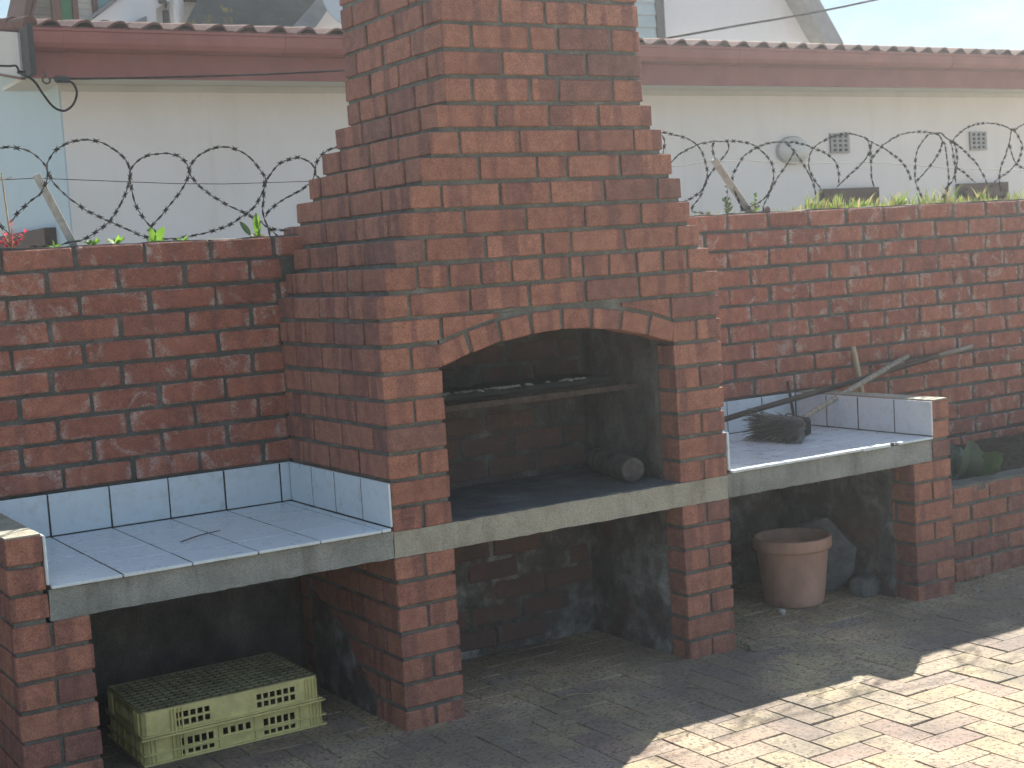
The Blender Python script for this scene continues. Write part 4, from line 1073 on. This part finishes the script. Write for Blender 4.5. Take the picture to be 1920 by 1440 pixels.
# broad leafed plant in the planter
p = plant('leafy_plant', 'broad bluish green leafy plant in the planter behind the end pier', 'plant', (2.99, .32, .40))
p.scale = (1.12, 1.1, 1.1)
def broad(t): return (math.sin(math.pi * min(1, .12 + t * .88)) ** .6) * (1 + .13 * math.sin(t * 37) + .10 * math.sin(t * 17 + 1))
rl = random.Random(31)
for k in range(17):
    an = rl.uniform(-.5, 3.64) if k % 3 else rl.uniform(3.3, 6.1); el = rl.uniform(-.1, 1.0)
    d = Vector((math.cos(an), math.sin(an) * .55 - .15, el)); b = Vector((rl.uniform(-.05, .10), rl.uniform(-.03, .04), rl.uniform(.0, .04)))
    L = rl.uniform(.09, .19); mt = 'leaf_blue' if rl.random() < .5 else 'leaf_green'
    up_ = (rl.uniform(-.3, .3), -1, rl.uniform(.1, .9))
    q = MB(); leaf(q, b, d, up_, L, L * rl.uniform(.48, .75), rl.uniform(.2, .7), 24, rl.uniform(.2, .5), 0, broad); q.build('leaf', M[mt], p)
    q = MB(); e = b + d.normalized() * L * .6; q.tube([(.03, .02, -.03), b, b.lerp(e, .5), e], [.004, .0034, .003, .0015], 5); q.build('stem', M['leaf_green'], p, True)

# ================================================================ things in the hearth
gt = tag(empty('grill_grate', (.7, .38, 1.02)), 'rusty barbecue grate with thick front bar across the hearth', 'grate')
m = MB(); m.box(-.475, .488, -.155, -.135, -.014, .006); m.box(-.475, .488, .195, .215, -.012, .006); m.box(-.475, -.455, -.135, .195, -.012, .006); m.box(.468, .488, -.135, .195, -.012, .006)
m.build('frame', M['rust'], gt)
for i in range(30):
    q = MB(); x = -.44 + .03 * i; q.tube([(x, -.15, .008), (x, .21, .008)], .004, 6); q.build('rod', M['rust'], gt, True)
tr = MB(); rough_box(tr, -.46, .42, -.11, .17, .0, .022, .02, .009, 12)
o = tr.build('ash_tray', concrete('sooty_ash_crust', [(.3, (.022, .025, .027)), (.60, (.045, .05, .053)), (.66, (.10, .105, .105)), (.74, (.30, .31, .31))], .1), None, True); o.location = (.7, .40, 1.034)
tag(o, 'soot blackened tray with white ash lying on the grate', 'tray')
fl = MB(); rq = random.Random(9)
for i in range(32):
    cx = rq.choice((rq.gauss(-.19, .05), rq.gauss(-.34, .06), rq.gauss(-.05, .03), rq.uniform(-.44, .3))); sz = rq.uniform(.006, .022)
    v, f = chamfer_data(sz * 1.6, sz, .007, .002, .002, rq); fl.add([(a + max(-.45, cx), b - .098 + rq.uniform(-.01, .02), c + .026) for a, b, c in v], f)
tag(fl.build('ash_flakes', M['debris'], o), kind='stuff')
lg = tag(empty('log', (1.07, .13, ZS + .050)), 'single charred round log lying in the hearth', 'log')
m = MB(); R_ = .046; ring = []
pts = [Vector((0, 0, 0)) + Vector((.075, .345, 0)) * (i / 14) for i in range(15)]
m.tube(pts, [R_ * (1 + .05 * math.sin(i * 2.1) + .03 * math.sin(i * 5)) for i in range(15)], 18, False); m.build('bark', M['log'], lg, True)
m = MB(); m.lathe([(.0005, .006), (.018, .003), (.033, .002), (R_ * .97, -.002)], 18); q = m.build('end_grain', M['logend'], lg, True, (-.0002, -.001, 0), Vector((-.075, -.345, 0)).to_track_quat('Z', 'Y').to_euler())
m = MB(); m.lathe([(.0005, .002), (R_ * .97, -.002)], 18); m.build('back_end', M['logend'], lg, True, (.075, .345, 0), Vector((.075, .345, 0)).to_track_quat('Z', 'Y').to_euler())

# ================================================================ crates
def crate(label, loc, W_=.60, D_=.385, H_=.088, low=False):
    t = tag(empty('crate', loc), label, 'crate', 'pale yellow crates stacked upside down')
    m = MB(); x0, x1, y0, y1 = -W_ / 2, W_ / 2, 0, D_; th = .005
    def panel(mb, a, b, c0, d0, holes, side):
        """panel in the plane of one side: cells between grid lines, holes left open"""
        us = sorted({a, b} | {h[0] for h in holes} | {h[1] for h in holes}); ws = sorted({c0, d0} | {h[2] for h in holes} | {h[3] for h in holes})
        for i in range(len(us) - 1):
            for j in range(len(ws) - 1):
                u0, u1, w0, w1 = us[i], us[i + 1], ws[j], ws[j + 1]; mu_, mw_ = (u0 + u1) / 2, (w0 + w1) / 2
                if any(h[0] < mu_ < h[1] and h[2] < mw_ < h[3] for h in holes): continue
                if side == 'F': mb.box(u0, u1, y0, y0 + th, w0, w1)
                elif side == 'B': mb.box(u0, u1, y1 - th, y1, w0, w1)
                elif side == 'L': mb.box(x0, x0 + th, u0, u1, w0, w1)
                else: mb.box(x1 - th, x1, u0, u1, w0, w1)
    holes = []
    def win(cx, n, z, w=.017, h=.0185, p=.0235):
        for i in range(n): holes.append((cx + (i - (n - 1) / 2) * p - w / 2, cx + (i - (n - 1) / 2) * p + w / 2, z, z + h))
    if not low:
        win(-.135, 5, .050); win(-.135, 5, .024); win(.148, 6, .050); win(.148, 6, .024)
    else:
        win(-.135, 5, .041, h=.024); win(-.135, 5, .012, h=.014); win(.148, 5, .041, h=.024); win(.148, 5, .012, h=.014); win(.0, 4, .045, h=.022, p=.026)
    F = MB(); panel(F, x0 + .012, x1 - .012, .002, H_, holes, 'F'); panel(F, x0 + .012, x1 - .012, .002, H_, holes, 'B')
    sh = [(.10 + .024 * i, .117 + .024 * i, .030, .065) for i in range(8)]
    panel(F, y0 + .012, y1 - .012, .002, H_, sh, 'L'); panel(F, y0 + .012, y1 - .012, .002, H_, sh, 'R')
    for cx, cy in ((x0, y0), (x1, y0), (x0, y1), (x1, y1)):
        sx = 1 if cx == x0 else -1; sy = 1 if cy == y0 else -1
        F.prism([(cx + sx * .012, cy), (cx + sx * .012, cy + sy * th), (cx + sx * th, cy + sy * .012), (cx, cy + sy * .012)], 2, .002, H_)
    F.build('side_wall', M['crate'], t)
    # open grid of the base, uppermost because the crate lies upside down
    G = MB(); nx, ny = 20, 11
    for i in range(nx + 1):
        x = x0 + .006 + (W_ - .012) * i / nx; G.box(x - .0022, x + .0022, y0 + .004, y1 - .004, H_ - .006, H_ + .002)
    for j in range(ny + 1):
        y = y0 + .006 + (D_ - .012) * j / ny; G.box(x0 + .004, x1 - .004, y - .003, y + .003, H_ - .006, H_ + .0032)
    for i in range(nx):
        for j in range(ny):
            x = x0 + .006 + (W_ - .012) * (i + .5) / nx; y = y0 + .006 + (D_ - .012) * (j + .5) / ny
            G.box(x - .013, x + .006, y - .004, y + .004, H_ - .006, H_ - .0005)
    G.build('base_grid', M['crate_in'], t)
    B = MB(); B.box(x0 + .006, x1 - .006, y0 + .006, y1 - .006, H_ - .013, H_ - .0075); B.build('base_sheet', M['crate_in'], t)
    # rim and ribs
    Rm = MB(); e = .008
    for z0, z1 in ((0, .006), (.0 + .010, .014)) if not low else ((0, .006), (.034, .038), (H_ - .004, H_)):
        Rm.box(x0 - e, x1 + e, y0 - e, y0 - .0005, z0, z1); Rm.box(x0 - e, x1 + e, y1 + .0005, y1 + e, z0, z1)
        Rm.box(x0 - e, x0 - .0005, y0 - .0005, y1 + .0005, z0, z1); Rm.box(x1 + .0005, x1 + e, y0 - .0005, y1 + .0005, z0, z1)
    Rm.build('rim', M['crate'], t)
    for x in [x0 + .092 + .012 * k for k in range(4)] + [x1 - .048 + .012 * k for k in range(4)] + ([-.20, -.062, .062, .222] if low else []) + ([x0 + .02, x0 + .035] if low else []):
        q = MB(); q.box(x - .0016, x + .0016, y0 - .0065, y0 - .0003, .0065, H_ - .005); q.build('rib', M['crate'], t)
    for y in [.03, .05, .07, .31, .33, .35] + ([.12, .2, .27] if low else []):
        q = MB(); q.box(x0 - .0065, x0 - .0003, y - .002, y + .002, .0065, H_ - .005); q.build('rib', M['crate'], t)
    return t
crate('pale yellow plastic crate, upside down, bottom one of the two under the counter', (-.485, .262, .001), W_=.612, D_=.395, low=True)
crate('pale yellow plastic crate with grid base facing up, top one of the stack', (-.499, .240, .0905), low=False)

# ================================================================ pot, rocks
pt = tag(empty('flower_pot', (2.055, .375, 0)), 'large empty terracotta coloured flower pot under the tiled counter', 'flower pot')
m = MB(); m.lathe([(.001, .012), (.115, .012), (.12, .0), (.124, .004), (.128, .03), (.139, .13), (.150, .236), (.152, .240), (.146, .238), (.135, .13), (.122, .03), (.10, .02), (.001, .02)], 56); m.build('pot_body', M['pot'], pt, True)
m = MB(); m.lathe([(.150, .234), (.160, .234), (.1655, .242), (.1655, .278), (.162, .286), (.152, .286), (.148, .278), (.1465, .236)], 56); m.build('rim', M['pot'], pt, True)
def stone(name, label, cat, loc, sc, seed, cuts, mat='rock', rot=(0, 0, 0)):
    b = bmesh.new(); bmesh.ops.create_icosphere(b, subdivisions=4, radius=1)
    r = random.Random(seed); pl_ = [(Vector(n).normalized(), d) for n, d in cuts]
    for v in b.verts:
        for n, d in pl_:
            k = v.co.dot(n)
            if k > d: v.co -= n * (k - d) * .93
        v.co += noise.noise_vector(v.co * 1.7 + Vector((seed, 0, 0))) * .06 + noise.noise_vector(v.co * 6 + Vector((seed, 3, 0))) * .02
        v.co = Vector((v.co.x * sc[0], v.co.y * sc[1], v.co.z * sc[2]))
    me = D.meshes.new(name); b.to_mesh(me); b.free(); me.materials.append(M[mat]); me.polygons.foreach_set('use_smooth', [True] * len(me.polygons))
    o = link(name, me, None, loc, rot); return tag(o, label, cat)
stone('rock', 'big angular grey rock leaning behind the flower pot', 'rock', (2.285, .465, .150), (.20, .075, .20), 3,
      [((0, -1, .25), .5), ((0, 1, 0), .6), ((.7, 0, .7), .72), ((-.3, 0, 1), .74), ((1, 0, -.2), .78), ((0, 0, -1), .72), ((.8, 0, -.7), .78)], rot=(0, 0, -.80))
stone('stone_block', 'small grey stone block between the rock and the end pier', 'stone', (2.335, .245, .04), (.07, .06, .065), 8,
      [((0, 0, 1), .6), ((0, 0, -1), .6), ((1, 0, 0), .7), ((-1, 0, 0), .7), ((0, -1, 0), .7), ((0, 1, 0), .7)])

# ================================================================ broom and sticks
ZT = ZS + .0135
br = tag(empty('broom', (2.08, .40, ZT)), 'broom with dark bristles and weathered handle lying on the tiled counter', 'broom')
A = Vector((2.115, .335, ZT + .056)); B = Vector((2.085, .555, ZT + .060)); ax = (B - A).normalized(); fw = Vector((-1, -.22, -.06)).normalized(); fw = (fw - ax * fw.dot(ax)).normalized(); upv = ax.cross(fw); upv = upv if upv.z > 0 else -upv
m = MB(); L = (B - A).length
def bx(o_, u, v_, w): return A + ax * u + fw * v_ + upv * w - br.location
v, f = chamfer_data(L, .045, .075, .008, .001, random)
m.add([bx(0, p_[0] + L / 2, -.035 + p_[1], p_[2]) for p_ in v], f); m.build('head', M['black_plastic'], br)
m = MB(); rr = random.Random(5)
for i in range(520):
    u = rr.uniform(.0, L); w = rr.uniform(-.038, .038); ln_ = .10 * rr.uniform(.70, 1.22)
    s = Vector(bx(0, u, -.012, w)); tgt = s + fw * ln_ + upv * (w * rr.uniform(.3, 1.2) + rr.gauss(0, .010)) + ax * ((u - L / 2) * .28 + rr.gauss(0, .014))
    tgt.z = max(tgt.z, .002); md = s.lerp(tgt, .55) + Vector((rr.gauss(0, .004), rr.gauss(0, .004), rr.gauss(0, .003))); md.z = max(md.z, .004)
    m.tube([s, md, tgt], [.0028, .0024, .0007], 4, False, 1 if rr.random() < .3 else 0)
tag(m.build('bristles', [M['bristle'], M['bristle_pale']], br), kind='stuff')
sk = A + ax * .08 - fw * .045 + upv * .012
m = MB(); m.tube([sk - br.location + Vector((-.03, -.01, -.012)), sk - br.location, sk - br.location + Vector((.03, .01, .012))], [.022, .024, .017], 12); m.build('socket', M['black_plastic'], br, True)
tip = Vector((3.225, .785, .930)); m = MB(); m.tube([sk - br.location, sk.lerp(tip, .5) - br.location + Vector((0, 0, .003)), tip - br.location], [.0125, .0125, .0125], 12)
q = m.build('handle', M['wood_old'], br, True)
m = MB(); m.tube([bx(0, .11, .0, .036), bx(0, .10, -.02, .055), bx(0, .09, -.045, .045)], [.0035] * 3, 7); m.build('brace', M['rust'], br, True)
def rod(name, label, cat, pts, r, mat):
    c = Vector(pts[0]); P = [Vector(p) - c for p in pts]
    m = MB(); d = (P[-1] - P[0]); Lr = d.length
    # model along local z so that the grain runs along the stick
    q = d.to_track_quat('Z', 'Y'); qi = q.inverted(); m.tube([qi @ p for p in smooth_pts(P, 4)], r, 10)
    o = m.build(name, M[mat], None, True); o.location = c; o.rotation_euler = q.to_euler(); return tag(o, label, cat)
rod('pole', 'long dark pole with a pale end resting across the counter parapet against the wall', 'pole', [(1.52, .547, .735), (1.93, .582, .789), (2.56, .645, .845), (3.05, .715, .885), (3.42, .77, .915)], .0125, 'wood_dark')
o = D.objects['pole']
m = MB(); a = Vector((3.42, .77, .915)); b = Vector((3.70, .797, .937)); c = o.location
qq = o.rotation_euler.to_quaternion().inverted(); m.tube([qq @ (a - c), qq @ (b - c)], [.0122, .011], 10); m.build('pale_end', M['wood_old'], o, True)
rod('stick', 'short pale stick standing upright in the planter against the wall', 'stick', [(2.91, .72, .44), (2.89, .765, .79), (2.87, .79, 1.008)], [.0135] * 8 + [.011], 'wood_pale')
rod('thin_stick', 'thin brown stick standing in the tiled corner behind the broom', 'stick', [(2.455, .755, ZT), (2.452, .775, .80), (2.45, .79, .885)], .007, 'wood_dark')

# ================================================================ small litter
def chip(name, label, cat, loc, s, mat, seed):
    b = MB(); v, f = chamfer_data(s[0], s[1], s[2], min(s) * .3, min(s) * .3, random.Random(seed)); b.add(v, f)
    o = b.build(name, M[mat]); o.location = loc; o.rotation_euler = (0, 0, seed); return tag(o, label, cat)
chip('paper_scrap', 'crumpled white scrap on the paving in front of the flower pot', 'litter', (1.87, .245, .012), (.026, .022, .022), 'debris', 3)
chip('pebble', 'small pale pebble on the paving right of the end pier', 'pebble', (2.70, -.045, .008), (.02, .015, .014), 'debris', 5)
lit = MB(); rr = random.Random(21)
for i in range(150):
    x = rr.uniform(-.9, 3.0); y = rr.uniform(-1.2, .25); s = rr.uniform(.001, .0042)
    if 2.38 < x < 2.64 and y > -.02 or -.02 < x < .24 and y > -.02 or 1.17 < x < 1.43 and y > -.02 or x > 2.6 and y > .1: continue
    v, f = chamfer_data(s * rr.uniform(1, 2.2), s, s * .7, s * .2, s * .15, rr); an = rr.uniform(0, 6.28)
    lit.add([(x + a * math.cos(an) - b * math.sin(an), y + a * math.sin(an) + b * math.cos(an), .003 + c) for a, b, c in v], f, 0 if rr.random() < .45 else 1)
tag(lit.build('grit', [M['debris'], M['stem']]), kind='stuff')
for i, (lab, P, mt) in enumerate((('pale bent straw on the paving in front of the wood store', [(.50, -.115, .004), (.53, -.08, .006), (.62, -.06, .005), (.68, -.10, .004)], 'stem'),
                                  ('dark curved twig lying on the white tiles of the near counter', [(-.60, .33, ZT + .002), (-.52, .37, ZT + .006), (-.43, .42, ZT + .003)], 'wood_dark'))):
    c = Vector(P[0]); m = MB(); m.tube([p_ - c for p_ in smooth_pts(P, 4)], [.0018] * 13 if i == 0 else [.0014, .0022, .0019, .0023, .0018, .0022, .0016, .0016, .0010], 5); o = m.build('straw' if i == 0 else 'twig', M[mt], None, True); o.location = c; tag(o, lab, 'straw' if i == 0 else 'twig')
for i, (x, y, a, L, lab) in enumerate(((1.90, -.30, .6, .038, 'dry curled leaf on the shaded paving in front of the flower pot'), (.98, -.28, 2.2, .032, 'small dry leaf on the shaded paving left of the far hearth pier'), (2.85, .03, 1.2, .03, 'small dry leaf at the foot of the planter'))):
    q = MB(); leaf(q, (0, 0, 0), (math.cos(a), math.sin(a), .12), (0, 0, 1), L, L * .5, .5, 6, .4); o = q.build('dry_leaf', M['dry']); o.location = (x, y, .006); tag(o, lab, 'leaf')
# little weeds at the foot of the planter and piers
wm = MB()
for x, y in ((2.80, .10), (2.86, .11), (2.92, .11), (1.44, -.03), (1.47, .02), (1.42, -.06)):
    for k in range(9):
        an = rr.uniform(0, 6.28); leaf(wm, (x + rr.gauss(0, .012), y + rr.gauss(0, .008), .0), (math.cos(an), math.sin(an), rr.uniform(.2, 1)), (0, 0, 1), rr.uniform(.012, .03), .005, .3, 3)
tag(wm.build('weeds', M['leaf_green'], None, True), kind='stuff')

# ================================================================ scattering volume added to imitate a lens flare veil
hz = MB(); hz.box(-410, 410, -410, 410, -1.4, 4.75)
hm = D.materials.new('flare_veil_volume'); hm.use_nodes = True; ht = hm.node_tree
for q in list(ht.nodes):
    if q.type != 'OUTPUT_MATERIAL': ht.nodes.remove(q)
pv = ht.nodes.new('ShaderNodeVolumePrincipled'); pv.inputs['Density'].default_value = .0031; pv.inputs['Color'].default_value = (.90, .95, 1.0, 1); pv.inputs['Anisotropy'].default_value = .66
ht.links.new(pv.outputs['Volume'], [q for q in ht.nodes if q.type == 'OUTPUT_MATERIAL'][0].inputs['Volume'])
tag(hz.build('flare_haze', hm), kind='stuff')
